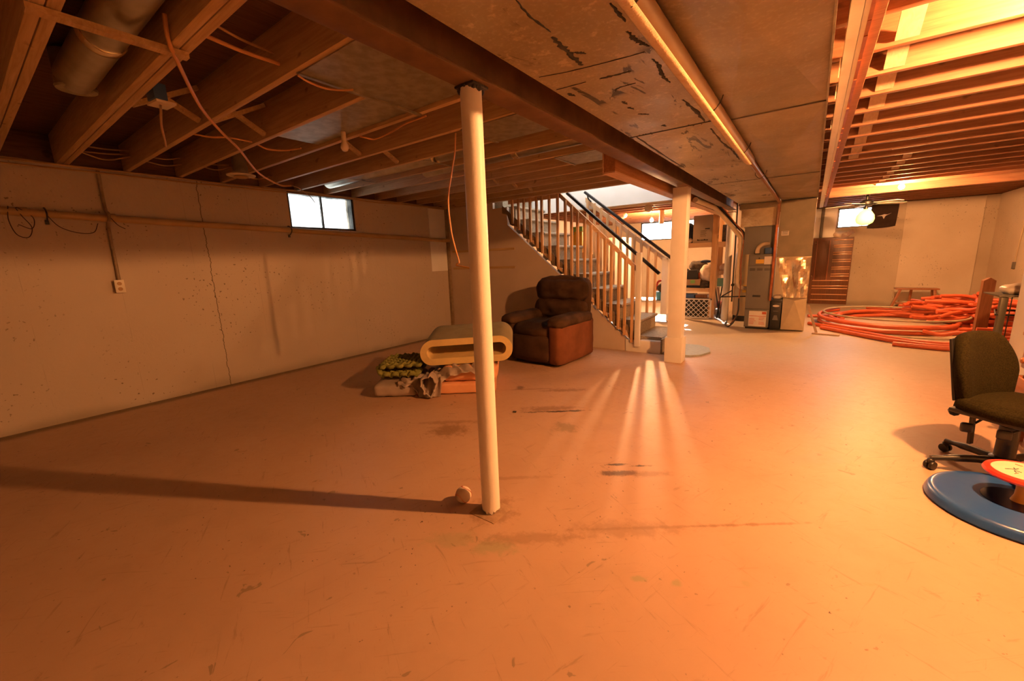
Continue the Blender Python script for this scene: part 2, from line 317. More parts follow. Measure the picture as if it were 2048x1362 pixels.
def spline(pts, n=6):
    P = [Vector(p) for p in pts]
    if len(P) < 3: return P
    out = []; Q = [2*P[0]-P[1]]+P+[2*P[-1]-P[-2]]
    for i in range(1, len(Q)-2):
        a, b, c, d = Q[i-1:i+3]
        for k in range(n):
            t = k/n; out.append(0.5*((2*b)+(c-a)*t+(2*a-5*b+4*c-d)*t*t+(3*b-a-3*c+d)*t**3))
    out.append(P[-1]); return out
def tube(bm, pts, r, n=8, sub=6, cap=True, closed=False):
    P = spline(pts, sub) if sub else [Vector(p) for p in pts]
    rs = r if isinstance(r, (list, tuple)) else None
    rings = []; prev = None
    for i, p in enumerate(P):
        if closed: t = (P[(i+1) % len(P)]-P[i-1]).normalized()
        else: t = (P[min(i+1, len(P)-1)]-P[max(i-1, 0)]).normalized()
        if prev is None:
            a = Vector((0, 0, 1)) if abs(t.z) < 0.9 else Vector((1, 0, 0)); u = t.cross(a).normalized()
        else:
            u = (prev-t*prev.dot(t)); u = u.normalized() if u.length > 1e-6 else t.orthogonal().normalized()
        prev = u; v = t.cross(u)
        rr = rs[min(int(i/(len(P)-1)*(len(rs)-1)+0.5), len(rs)-1)] if rs else r
        rings.append([bm.verts.new(p+(u*math.cos(2*math.pi*k/n)+v*math.sin(2*math.pi*k/n))*rr) for k in range(n)])
    L = len(rings)
    for i in range(L if closed else L-1):
        A, B = rings[i], rings[(i+1) % L]
        for k in range(n): bm.faces.new((A[k], A[(k+1) % n], B[(k+1) % n], B[k]))
    if cap and not closed:
        bm.faces.new(rings[0][::-1]); bm.faces.new(rings[-1])
    return bm
def lathe(bm, prof, c=(0, 0, 0), n=32, axis='z'):
    rings = []
    for r, z in prof:
        ring = []
        for k in range(n):
            a = 2*math.pi*k/n; p = Vector((r*math.cos(a), r*math.sin(a), z))
            if axis == 'y': p = Vector((p.x, p.z, p.y))
            if axis == 'x': p = Vector((p.z, p.x, p.y))
            ring.append(bm.verts.new(p+Vector(c)))
        rings.append(ring)
    for i in range(len(rings)-1):
        for k in range(n): bm.faces.new((rings[i][k], rings[i][(k+1) % n], rings[i+1][(k+1) % n], rings[i+1][k]))
    bm.faces.new(rings[0][::-1]); bm.faces.new(rings[-1]); return bm
def cyl(bm, c, r, h, n=24, axis='z'): return lathe(bm, [(r, 0), (r, h)], c, n, axis)
def soft(bm, c, s, rad, bulge=0.0, n=10, wob=0.0, seed=0):
    """puffy rounded cushion"""
    t = NB(); bmesh.ops.create_cube(t, size=2.0); bmesh.ops.subdivide_edges(t, edges=t.edges, cuts=n, use_grid_fill=True)
    h = Vector(s)/2; rg = random.Random(seed); ph = [rg.uniform(0, 6) for _ in range(6)]
    for v in t.verts:
        q = v.co.copy(); u = Vector((q.x*h.x, q.y*h.y, q.z*h.z))
        inner = Vector((max(-h.x+rad, min(h.x-rad, u.x)), max(-h.y+rad, min(h.y-rad, u.y)), max(-h.z+rad, min(h.z-rad, u.z))))
        d = u-inner
        if d.length > 1e-9: u = inner+d.normalized()*rad
        b = Vector((0, 0, 0))
        for i in range(3):
            j, k = (i+1) % 3, (i+2) % 3
            if abs(q[i]) > 0.999: b[i] += math.copysign(bulge*(1-q[j]**2)*(1-q[k]**2), q[i])
        w = wob*(math.sin(u.x*23+ph[0])+math.sin(u.y*19+ph[1])+math.sin(u.z*27+ph[2])+math.sin((u.x+u.z)*41+ph[3]))*0.25
        nrm = d.normalized() if d.length > 1e-9 else Vector((0, 0, 0))
        v.co = u+b+nrm*w+Vector(c)
    join(bm, t); return bm
def ball(bm, c, r, seg=20, sc=(1, 1, 1)):
    g = bmesh.ops.create_uvsphere(bm, u_segments=seg, v_segments=seg//2, radius=r)
    for v in g['verts']: v.co = Vector((v.co.x*sc[0], v.co.y*sc[1], v.co.z*sc[2]))+Vector(c)
    return bm
def prism(bm, poly, a, b, plane='xz'):
    """extrude polygon: plane xz -> along y a..b ; xy -> along z ; yz -> along x"""
    f = {'xz': lambda p, t: (p[0], t, p[1]), 'xy': lambda p, t: (p[0], p[1], t), 'yz': lambda p, t: (t, p[0], p[1])}[plane]
    A = [bm.verts.new(f(p, a)) for p in poly]; B = [bm.verts.new(f(p, b)) for p in poly]; n = len(poly)
    bm.faces.new(A); bm.faces.new(B[::-1])
    for i in range(n): bm.faces.new((A[i], B[i], B[(i+1) % n], A[(i+1) % n]))
    return bm
TREE = {}
def finish(o, bm, m, smooth_):
    bmesh.ops.recalc_face_normals(bm, faces=bm.faces); bm.to_mesh(o.data); bm.free()
    for x in (m if isinstance(m, (list, tuple)) else [m]): o.data.materials.append(M[x])
    if smooth_:
        for p in o.data.polygons: p.use_smooth = True
        o.data.set_sharp_from_angle(angle=R(42))
def obj(name, bm, m, parent=None, label=None, sm=True, local=False):
    """one mesh object; coordinates given in world space unless local=True (then in the parent's space)"""
    me = bpy.data.meshes.new(name); o = bpy.data.objects.new(name, me); COL.objects.link(o)
    if parent is None:
        lo = [min(v.co[i] for v in bm.verts) for i in range(3)]; hi = [max(v.co[i] for v in bm.verts) for i in range(3)]
        org = Vector(((lo[0]+hi[0])/2, (lo[1]+hi[1])/2, lo[2])); bmesh.ops.translate(bm, vec=-org, verts=bm.verts); o.location = org
        TREE[o] = Matrix.Translation(org)
    else:
        pm = TREE[parent]
        if not local: bmesh.ops.transform(bm, matrix=pm.inverted(), verts=bm.verts)
        o.parent = parent; TREE[o] = pm
    finish(o, bm, m, sm)
    if label: o['label'] = label
    return o
def thing(name, label, cat, loc, rz=0.0, group=None):
    o = bpy.data.objects.new(name, None); COL.objects.link(o); o.empty_display_size = 0.1
    o.location = loc; o.rotation_euler = (0, 0, rz); TREE[o] = Matrix.Translation(Vector(loc)) @ Matrix.Rotation(rz, 4, 'Z')
    o['label'] = label; o['category'] = cat
    if group: o['group'] = group
    return o
def tag(o, label, cat, group=None, kind=None):
    o['label'] = label; o['category'] = cat
    if group: o['group'] = group
    if kind: o['kind'] = kind
    return o
def struct(name, bm, m, parent=None, sm=False):
    o = obj(name, bm, m, parent, sm=sm)
    if parent is None: o['kind'] = 'structure'
    return o
ORD = ['first', 'second', 'third', 'fourth', 'fifth', 'sixth', 'seventh', 'eighth', 'ninth', 'tenth', 'eleventh', 'twelfth', 'thirteenth', 'fourteenth', 'fifteenth', 'sixteenth', 'seventeenth', 'eighteenth', 'nineteenth', 'twentieth', 'twenty-first', 'twenty-second', 'twenty-third', 'twenty-fourth', 'twenty-fifth', 'twenty-sixth', 'twenty-seventh', 'twenty-eighth']

# ================================================================== SETTING
XL, XR, YN, YF, ZT = -5.32, 2.89, -3.0, 12.4, 2.475
JB = 2.24
b = NB(); bx(b, XL-0.2, YN-0.2, -0.1, XR+0.2, YF+0.2, 0); struct('floor', b, 'floor')
# subfloor above, with the stairwell opening
SX0, SX1, SY0, SY1 = -4.28, -1.55, 5.42, 6.34
b = NB()
bx(b, XL-0.2, YN-0.2, ZT, XR+0.2, SY0, ZT+0.03); bx(b, XL-0.2, SY1, ZT, XR+0.2, YF+0.2, ZT+0.03)
bx(b, XL-0.2, SY0, ZT, SX0, SY1, ZT+0.03); bx(b, SX1, SY0, ZT, XR+0.2, SY1, ZT+0.03)
struct('ceiling', b, 'subfloor')
def wall_holes(bm, axis, pos, thick, lo, hi, holes, z1):
    """wall with rectangular holes; axis x: plane x=pos.., runs in y"""
    def q(a0, a1, z0, zz):
        if axis == 'x': bx(bm, pos, a0, z0, pos+thick, a1, zz)
        else: bx(bm, a0, pos, z0, a1, pos+thick, zz)
    cur = lo
    for a0, a1, z0, zz in sorted(holes):
        q(cur, a0, 0, z1); q(a0, a1, 0, z0)
        if zz < z1: q(a0, a1, zz, z1)
        cur = a1
    q(cur, hi, 0, z1)
HL = (2.66, 3.58, 1.78, 2.235)
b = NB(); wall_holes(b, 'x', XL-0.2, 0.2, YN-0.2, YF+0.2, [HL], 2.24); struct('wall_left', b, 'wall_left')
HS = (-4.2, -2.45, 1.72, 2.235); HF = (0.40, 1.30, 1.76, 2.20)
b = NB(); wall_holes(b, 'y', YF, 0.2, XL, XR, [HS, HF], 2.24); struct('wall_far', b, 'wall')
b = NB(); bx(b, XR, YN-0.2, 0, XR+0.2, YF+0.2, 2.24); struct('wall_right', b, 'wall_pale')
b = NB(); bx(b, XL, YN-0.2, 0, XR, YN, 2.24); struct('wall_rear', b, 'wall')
b = NB(); bx(b, 1.57, YN, 0, 1.69, 5.76, 2.24); struct('wall_partition', b, 'white')
b = NB(); bx(b, 1.55, YF-0.025, 0.0, 2.70, YF, 2.22); struct('trim_1', b, 'wall_pale')
# sills / rim boards closing the joist ends on the outer walls
b = NB(); bx(b, XL-0.2, YN-0.2, 2.24, XL-0.02, YF+0.2, ZT); bx(b, XL-0.2, YF+0.02, 2.24, XR+0.2, YF+0.2, ZT); bx(b, XR+0.02, YN-0.2, 2.24, XR+0.2, YF+0.2, ZT); bx(b, XL, YN-0.2, 2.24, XR, YN-0.02, ZT)
struct('trim_2', b, 'subfloor')
# stair side wall (wall under the stairs, stepped top edge hidden behind carpet) + storage partition
RISE, RUN, NX0 = 0.213, 0.2478, -1.53
def nose(i): return (NX0 if i == 1 else -1.60-RUN*(i-1))
b = NB()
poly = [(XL, 0), (-1.53, 0), (-1.53, 0.17), (-1.80, 0.17)]
poly += [(-1.83, 0.06), (-1.87, 0.06), (-3.98, 1.85), (-3.98, 2.12), (-4.26, 2.12), (-4.26, 2.24), (XL, 2.24)]
prism(b, poly, 5.41, 5.47, 'xz'); struct('wall_stair', b, 'wall_stair')
b = NB(); bx(b, -1.42, 9.35, 0, -1.34, YF, 2.24); struct('wall_storage', b, 'wall_pale')
# upstairs: white drywall around the stairwell
b = NB(); bx(b, -4.6, 6.34, 2.07, -1.515, 6.40, 4.0); bx(b, -1.555, 5.42, 2.24, -1.505, 6.34, 4.0); bx(b, -4.6, 5.34, 2.51, -1.56, 5.40, 4.0); bx(b, -4.65, 5.34, 2.5, -4.6, 6.40, 4.0)
bx(b, -4.65, 5.34, 4.0, -1.38, 6.40, 4.05); struct('wall_stairwell', b, 'drywall')

# windows
def window(name, axis, pos, hole, depth, gm, mull=True, open_x=None):
    a0, a1, z0, z1 = hole; w = thing(name, '', '', (0, 0, 0)); del w['label']; del w['category']; w['kind'] = 'structure'
    f = NB(); t = 0.028
    def q(bm, p0, p1, r0, r1, d0, d1):
        if axis == 'x': bx(bm, pos-d1, p0, r0, pos-d0, p1, r1)
        else: bx(bm, p0, pos+d0, r0, p1, pos+d1, r1)
    q(f, a0, a1, z0, z0+t, 0.02, depth); q(f, a0, a1, z1-t, z1, 0.02, depth); q(f, a0, a0+t, z0, z1, 0.02, depth); q(f, a1-t, a1, z0, z1, 0.02, depth)
    mid = (a0+a1)/2
    if mull: q(f, mid-0.010, mid+0.010, z0, z1, 0.04, 0.07)
    obj('window_frame', f, 'dark_metal', w, sm=False)
    for k, (p, r) in enumerate(((a0+t, mid), (mid, a1-t))):
        g = NB(); q(g, p, r, z0+t, z1-t, 0.05, 0.053); obj('pane', g, gm, w, sm=False)
    return w
window('window_1', 'x', XL, HL, 0.12, 'glass'); window('window_2', 'y', YF, HS, 0.12, 'glass2'); window('window_3', 'y', YF, HF, 0.12, 'glass2')

# ================================================================== CEILING TIMBERS
def joist(y, x0, x1, label, group, m='joist', w=0.04, z0=JB, z1=ZT-0.002):
    b = NB(); bx(b, x0, y-w/2, z0, x1, y+w/2, z1, 0.003)
    return tag(obj('floor_joist', b, m), label, 'joist', group)
left = [-0.42, -0.02, 0.36, 0.402, 0.75, 0.792, 1.19, 1.59, 1.98, 2.38, 2.79, 3.18, 3.59, 3.98, 4.38, 4.78, 5.16]
for i, y in enumerate(left):
    x1 = -1.20 if y < 3.5 else -1.51
    if y < 0.3: lab = 'wooden ceiling joist at the upper left corner, the %s from the camera' % ORD[i]
    elif y < 0.38: lab = 'nearer joist of the left-hand doubled pair passing beside the silver round duct'
    elif y < 0.5: lab = 'farther joist of the left-hand doubled pair passing beside the silver round duct'
    elif y < 0.77: lab = 'nearer joist of the doubled pair just right of the silver round duct'
    elif y < 0.9: lab = 'farther joist of the doubled pair just right of the silver round duct'
    else: lab = 'dark wooden joist left of the steel beam, %s beyond the doubled pair' % ORD[i-6]
    joist(y, XL-0.02, x1, lab, 'joists left of the steel beam', w=0.038)
b = NB(); bx(b, XL-0.02, 5.33, JB-0.03, -1.51, 5.41, ZT, 0.003); tag(obj('stair_header', b, 'joist'), 'dark doubled timber header along the near side of the stair opening', 'beam')
for i in range(15):
    y = 6.52+0.405*i
    if y > YF: break
    joist(y, XL-0.02, -1.5, 'joist over the storage area, %s behind the stairwell' % ORD[i], 'joists over the storage area', 'joist_new')
ry = [-0.42, -0.02, 0.38, 0.79, 1.2, 1.6, 2.04, 2.46, 2.87, 3.26, 3.65, 4.05, 4.45, 4.86, 5.29, 5.70, 6.08, 6.49, 6.9, 7.3, 7.7, 8.1, 8.5, 8.9]
ry += [9.72, 10.13, 10.53, 10.94, 11.35, 11.75, 12.15]
for i, y in enumerate(ry):
    if y < 1.5: continue
    joist(y, -1.15, XR+0.02, 'orange-lit wooden joist right of the cream rail, %s away from the camera' % ORD[i-5], 'joists right of the cream rail', 'joist_new')
b = NB(); bx(b, 0.15, 9.26, 2.17, XR, 9.36, ZT, 0.003); tag(obj('ceiling_beam', b, 'joist_new'), 'deeper reddish timber beam crossing the right-hand ceiling behind the bare bulb', 'beam')

def bridging(x, y0, y1, name, lab, m='bridging', w=0.035, t=0.02, single=False):
    b = NB(); bar(b, (x, y1-0.03, JB+0.02), (x, y0+0.03, ZT-0.03), t, w, (1, 0, 0))
    if not single: bar(b, (x+w+0.004, y0+0.03, JB+0.02), (x+w+0.004, y1-0.03, ZT-0.03), t, w, (1, 0, 0))
    return tag(obj(name, b, m, sm=False), lab, 'bridging', 'bridging braces between joists')
lb = [0.79, 1.19, 1.59, 1.98, 2.38, 2.79, 3.18, 3.59, 3.98, 4.38, 4.78, 5.16]
for i in range(len(lb)-1):
    if lb[i] in (1.59, 2.79, 3.18): continue
    bridging(-3.32, lb[i], lb[i+1], 'cross_bridging', 'crossed dark bridging left of the steel beam, %s bay beyond the doubled joists' % ORD[i], 'joist', 0.038, 0.025)
for i, y in enumerate(ry[6:-1]):
    y1 = ry[7+i]
    if y1-y > 0.6: continue
    bridging(0.27 if i < 10 else 0.75, y, y1, 'cross_bridging', 'pale crossed bridging right of the cream rail, in the %s joist bay from the camera' % ORD[i], 'bridging', 0.085 if i < 10 else 0.07, 0.015, True)

# steel I-beam, columns, headers
b = NB(); bx(b, -1.305, -0.8, 2.04, -1.18, 8.6, 2.052, 0.002); bx(b, -1.247, -0.8, 2.05, -1.238, 8.6, 2.23); bx(b, -1.305, -0.8, 2.226, -1.18, 8.6, 2.238, 0.002)
tag(obj('steel_beam', b, 'steel_brown'), 'long dark brown steel I-beam carried by the round white column', 'beam')
c = thing('support_column', 'round cream painted steel column standing in the middle of the floor', 'column', (-1.262, 1.482, 0))
t = NB(); tube(t, [(-1.262, 1.482, 0.012), (-1.262, 1.482, 0.5), (-1.262, 1.482, 1.3), (-1.262, 1.482, 2.03)], 0.047, 40, 6)
rg = random.Random(3)
for v in t.verts:
    if v.co.z < 0.03: v.co.z += rg.uniform(-0.012, 0.012)*(1 if v.co.z < 0.02 else 0)+0.003
obj('shaft', t, 'cream', c)
t = NB(); bx(t, -1.312, 1.432, 2.030, -1.205, 1.535, 2.04, 0.003)
for k in range(26):
    a = rg.uniform(0, 6.28); ball(t, (-1.262+0.048*math.cos(a), 1.482+0.048*math.sin(a), 2.028+rg.uniform(-.006, .006)), rg.uniform(0.007, 0.014), 8)
obj('top_plate', t, 'black_rust', c, 'black ragged top plate')
t = NB(); bx(t, -1.345, 1.40, -0.001, -1.18, 1.565, 0.003, 0.001); obj('floor_patch', t, 'patch', c)
c = thing('support_column', 'round white column behind the wooden shelves, beside the furnace pipes', 'column', (-1.30, 8.88, 0))
t = NB(); cyl(t, (-1.30, 8.88, 0.0), 0.062, 2.03, 28); obj('shaft', t, 'white', c)
t = NB(); bx(t, -1.38, 8.8, 2.03, -1.22, 8.96, 2.04); obj('top_plate', t, 'steel_brown', c)
c = thing('boxed_post', 'square white boxed post at the foot of the stairs', 'post', (-1.26, 5.12, 0))
t = NB(); bx(t, -1.355, 5.055, 0.31, -1.195, 5.215, 2.04, 0.003); obj('shaft', t, 'white', c)
t = NB(); bx(t, -1.375, 5.035, 0, -1.175, 5.235, 0.31, 0.004); obj('plinth', t, 'white', c)
c = thing('opening_header', 'orange timber header with pale bottom trim hanging below the joists above the stairs', 'beam', (-1.45, 5.8, 2.0))
t = NB(); bx(t, -1.50, 3.45, 2.0, -1.40, 8.9, 2.236, 0.002); obj('header_board', t, 'red_wood', c, sm=False)
t = NB(); bx(t, -1.505, 3.44, 1.988, -1.395, 8.9, 2.0); bx(t, -1.508, 3.438, 1.99, -1.5, 3.46, 2.236); obj('bottom_trim', t, 'pine_y', c, sm=False)

# cream drywall-faced rail beside the right-hand joists
c = thing('soffit_rail', 'long cream boarded rail with torn paper edge between duct and right-hand joists', 'rail', (0.09, 6, 2.17))
t = NB(); bx(t, 0.035, -0.5, 2.17, 0.075, 11.3, 2.236); bx(t, 0.077, -0.5, 2.175, 0.095, 11.3, 2.236); obj('drywall_strip', t, 'cream', c, sm=False)
t = NB()
for k in range(60):
    y = 1.6+k*0.14; bx(t, 0.095, y, 2.172+rnd.uniform(-.006, .004), 0.108, y+0.139, 2.2, 0)
obj('torn_edge', t, 'copper', c, sm=False)
t = NB(); bx(t, 0.108, -0.5, 2.185, 0.148, 11.3, 2.236, 0.002); obj('nailer', t, 'joist_new', c, sm=False)
for y, w, h in ((2.72, 0.13, 0.05), (3.1, 0.16, 0.04), (3.9, 0.1, 0.03)):
    t = NB(); prism(t, [(y, 2.20), (y+w*0.2, 2.175-h*0.2), (y+w*0.45, 2.18-h), (y+w*0.8, 2.175-h*0.6), (y+w, 2.2)], 0.026, 0.03, 'yz')
    obj('torn_paper', t, 'paper', c, 'torn pale paper flap', sm=False)

# ================================================================== DUCTS
c = thing('supply_duct', 'wide flat sheet-metal duct with black tar marks running beside the steel beam', 'duct', (-0.78, 4, 2.08))
t = NB(); bx(t, -1.065, -0.8, 2.08, -0.50, 8.3, 2.235, 0.004); obj('duct_body', t, 'duct_a', c, sm=False)
for y in (0.45, 2.88, 5.45):
    t = NB(); bx(t, -1.068, y-0.004, 2.0775, -0.497, y+0.004, 2.08); bx(t, -1.068, y-0.012, 2.079, -0.497, y-0.006, 2.0805); obj('seam', t, 'ink' if y in (2.88,) else 'furnace', c, sm=False)
for k in range(27):   # screw heads along the seams
    y = rnd.choice((2.88, 5.45)); x = rnd.uniform(-1.0, -0.55)
    t = NB(); ball(t, (x, y+rnd.choice((-1, 1))*0.02, 2.079), 0.004, 8, (1, 1, 0.4)); obj('screw', t, 'ink', c)
SMEARS = [([(-0.803, 1.175), (-0.817, 1.283), (-0.812, 1.401)], 0.006), ([(-0.826, 1.431), (-0.83, 1.517), (-0.837, 1.609), (-0.841, 1.703)], 0.016), ([(-0.816, 1.586), (-0.784, 1.623)], 0.01), ([(-1.036, 1.68), (-0.903, 1.719), (-0.692, 1.753), (-0.6, 1.76)], 0.004), ([(-0.839, 1.875), (-0.77, 1.884), (-0.702, 1.892)], 0.012), ([(-1.045, 1.85), (-0.9, 1.863)], 0.004), ([(-1.029, 1.926), (-1.013, 1.978)], 0.013), ([(-0.84, 2.06), (-0.808, 2.028), (-0.728, 2.026)], 0.007), ([(-0.862, 2.205), (-0.857, 2.262)], 0.012), ([(-0.869, 2.308), (-0.855, 2.359)], 0.01), ([(-0.583, 1.378), (-0.583, 1.448), (-0.583, 1.51)], 0.008), ([(-0.6, 1.571), (-0.599, 1.637), (-0.59, 1.683), (-0.573, 1.73)], 0.012), ([(-0.595, 1.842), (-0.592, 1.921), (-0.609, 2.032), (-0.603, 2.131)], 0.009), ([(-0.611, 2.393), (-0.598, 2.597), (-0.597, 2.861)], 0.013), ([(-0.596, 3.036), (-0.599, 3.446), (-0.581, 3.779), (-0.581, 4.195)], 0.011), ([(-1.024, 2.884), (-1.034, 3.344), (-1.031, 4.202)], 0.01), ([(-0.814, 2.748), (-0.807, 2.789)], 0.014), ([(-0.863, 2.448), (-0.818, 2.499)], 0.009)]
rg = random.Random(9)
for pts_, w_ in SMEARS:      # black sealant smears on the duct underside
    P_ = spline([(x, y, 0) for x, y in pts_], 7); t = NB(); A_ = []; n_ = len(P_)
    if n_ < 8: P_ = [P_[0].lerp(P_[-1], k/8) for k in range(9)]; n_ = 9
    for k, q_ in enumerate(P_):
        tg = (P_[min(k+1, n_-1)]-P_[max(k-1, 0)]).normalized(); nn = Vector((-tg.y, tg.x, 0)); f = math.sin(math.pi*(0.08+0.84*k/(n_-1)))**0.6
        wa, wb = w_*f*rg.uniform(0.3, 1.3), w_*f*rg.uniform(0.3, 1.3)
        A_.append([t.verts.new((q_.x+nn.x*wa, q_.y+nn.y*wa, 2.0795)), t.verts.new((q_.x, q_.y, 2.0775)), t.verts.new((q_.x-nn.x*wb, q_.y-nn.y*wb, 2.0795))])
    for k in range(n_-1):
        for e_ in range(2): t.faces.new((A_[k][e_], A_[k][e_+1], A_[k+1][e_+1], A_[k+1][e_]))
    o = obj('sealant_smear', t, 'ink', c); o.modifiers.new('thick', 'SOLIDIFY').thickness = 0.001
c = thing('return_duct', 'wide flat sheet-metal return duct with crossed creases right of the long pipe', 'duct', (-0.24, 4, 2.08))
t = NB()
ys = [-0.8, 0.42, 2.93, 5.45, 8.2]
for i in range(len(ys)-1):   # cross-broken panels: shallow pyramids
    y0, y1 = ys[i]+0.002, ys[i+1]-0.002; x0, x1 = -0.475, -0.008
    cc = t.verts.new(((x0+x1)/2, (y0+y1)/2, 2.052)); q = [t.verts.new(p) for p in ((x0, y0, 2.08), (x1, y0, 2.08), (x1, y1, 2.08), (x0, y1, 2.08))]
    top = [t.verts.new((v.co.x, v.co.y, 2.235)) for v in q]
    for k in range(4): t.faces.new((q[k], q[(k+1) % 4], cc)); t.faces.new((q[k], top[k], top[(k+1) % 4], q[(k+1) % 4]))
    t.faces.new(top)
obj('duct_body', t, 'duct_b', c, sm=False)
for y in ys[1:-1]:
    t = NB(); bx(t, -0.478, y-0.005, 2.074, -0.004, y+0.005, 2.083); obj('seam', t, 'furnace', c, sm=False)
t = NB(); bx(t, -0.012, -0.8, 2.066, -0.004, 8.2, 2.09); obj('edge_flange', t, 'galv', c, sm=False)

# insulated pipe hanging below the ducts, turning down beside the furnace
c = thing('overhead_pipe', 'long pipe under the ducts, wrapped in torn cream insulation near the camera', 'pipe', (-0.485, 4, 2.04))
t = NB(); tube(t, [(-0.485, -0.6, 2.045), (-0.485, 2, 2.045), (-0.487, 4.1, 2.045)], 0.034, 20, 8); obj('pipe_wrap', t, 'insul_pipe', c)
t = NB()
P = []
for k in range(221):
    y = -0.5+k*0.0208; j = rnd.uniform(0, 0.010)+0.004*math.sin(y*9)
    P.append((y, j))
va = []
for y, j in P:
    row = []
    for a in (R(70), R(98), R(126), R(150)):
        r = 0.0385; row.append(t.verts.new((-0.485+r*math.cos(a), y, 2.045-r*math.sin(a)+0.0)))
    a = R(158)+j*9; row.append(t.verts.new((-0.485+0.043*math.cos(a), y, 2.045-0.043*math.sin(a)))); va.append(row)
for i in range(len(va)-1):
    for k in range(4): t.faces.new((va[i][k], va[i][k+1], va[i+1][k+1], va[i+1][k]))
e = obj('torn_insulation', t, 'insul', c, 'rough cream torn insulation')
sd = e.modifiers.new('thick', 'SOLIDIFY'); sd.thickness = 0.004
t = NB(); tube(t, [(-0.487, 4.1, 2.045), (-0.487, 7.0, 2.045), (-0.487, 7.7, 2.04), (-0.49, 7.84, 1.98), (-0.495, 7.86, 1.7)], 0.022, 16, 8); obj('bare_pipe', t, 'brown_wood', c)
t = NB(); tube(t, [(-0.495, 7.86, 1.74), (-0.495, 7.86, 1.2), (-0.50, 7.86, 0.5)], 0.02, 14, 4); obj('down_pipe', t, 'copper', c, 'reddish vertical pipe')
for y in (1.3, 2.45, 3.6, 4.9):
    t = NB(); tube(t, [(-0.525, y, 2.079), (-0.525, y, 2.04), (-0.485, y, 2.005), (-0.445, y, 2.04), (-0.43, y, 2.079)], 0.003, 6, 4); obj('pipe_hanger', t, 'wire', c)

# galvanised pans closing joist bays
pans = [(-2.12, -1.32, 1.215, 1.565, 'nearest the camera, beside the column top'), (-2.13, -1.32, 2.40, 2.77, 'directly behind the top of the round column'), (-2.05, -1.5, 3.61, 3.96, 'shiny and farthest, above the stair header')]
for x0, x1, y0, y1, d in pans:
    c = thing('joist_pan', 'flat galvanised panel closing a joist bay, %s' % d, 'duct panel', ((x0+x1)/2, (y0+y1)/2, JB-0.01), 0, 'galvanised panels between joists')
    t = NB(); bx(t, x0, y0-0.015, JB-0.006, x1, y1+0.04, JB-0.001); obj('panel', t, 'galv', c, sm=False)
    t = NB(); bx(t, x0-0.012, y0-0.02, JB-0.012, x0+0.008, y1+(0.42 if y0 < 2 else 0.04), JB-0.001); obj('end_flange', t, 'galv', c, sm=False)
b = NB(); bx(b, -3.3, 1.62, JB+0.02, -1.32, 1.95, JB+0.05, 0.004); tag(obj('flat_duct', b, 'galv', sm=False), 'long flat galvanised duct recessed between joists behind the nearest panel', 'duct')

# round ducts
def rduct(label, y, x0, x1, r, z, collar, fit=True):
    c = thing('round_duct', label, 'duct', ((x0+x1)/2, y, z-r))
    t = NB(); lathe(t, [(r, x0), (r, collar-0.004), (r+0.004, collar), (r, collar+0.004), (r, x1)], (0, y, z), 36, 'x'); obj('duct_pipe', t, 'galv_round', c)
    t = NB(); lathe(t, [(r+0.004, collar-0.03), (r+0.006, collar-0.02), (r+0.006, collar+0.02), (r+0.004, collar+0.03)], (0, y, z), 36, 'x'); obj('collar', t, 'foil', c, 'shiny taped joint')
    return c
c = rduct('big silver round duct between doubled joists at the upper left', 0.60, -3.28, -1.5, 0.082, 2.34, -2.62)
t = NB(); lathe(t, [(0.082, 0), (0.086, 0.01), (0.082, 0.02), (0.08, 0.10), (0.08, 0.18)], (-3.29, 0.60, 2.275), 28); obj('end_boot', t, 'galv', c)
b = NB(); bx(b, -2.32, 0.33, 2.212, -2.28, 0.80, 2.236); tag(obj('duct_strap', b, 'joist', sm=False), 'thin wooden strip crossing under the big silver round duct', 'strip')
rduct('thin round duct between joists, behind the round column near the beam', 3.385, -3.6, -1.5, 0.075, 2.32, -2.35)
c = rduct('grey round duct between joists ending above the small left window', 2.985, -4.9, -2.6, 0.075, 2.315, -3.0)
for x in (-4.2, -3.0):
    t = NB(); bx(t, x-0.012, 2.805, 2.234, x+0.012, 3.165, 2.2385); obj('hanger_strap', t, 'galv', c, sm=False)
# round diffuser hanging near the left wall
c = thing('ceiling_diffuser', 'white round air diffuser on a metal neck above the left wall', 'vent', (-4.35, 1.78, 2.1))
t = NB(); lathe(t, [(0.058, 2.13), (0.062, 2.20), (0.058, 2.205), (0.058, 2.30), (0.056, 2.40)], (-4.35, 1.78, 0.03), 28); obj('duct_neck', t, 'galv', c)
t = NB(); lathe(t, [(0.05, 2.115), (0.115, 2.118), (0.118, 2.124), (0.07, 2.14), (0.06, 2.15)], (-4.35, 1.78, 0.03), 32); obj('outer_ring', t, 'plate', c)
t = NB(); lathe(t, [(0.0, 2.095), (0.045, 2.098), (0.062, 2.108), (0.05, 2.116)], (-4.35, 1.78, 0.03), 28); obj('centre_cone', t, 'cable_dim', c)

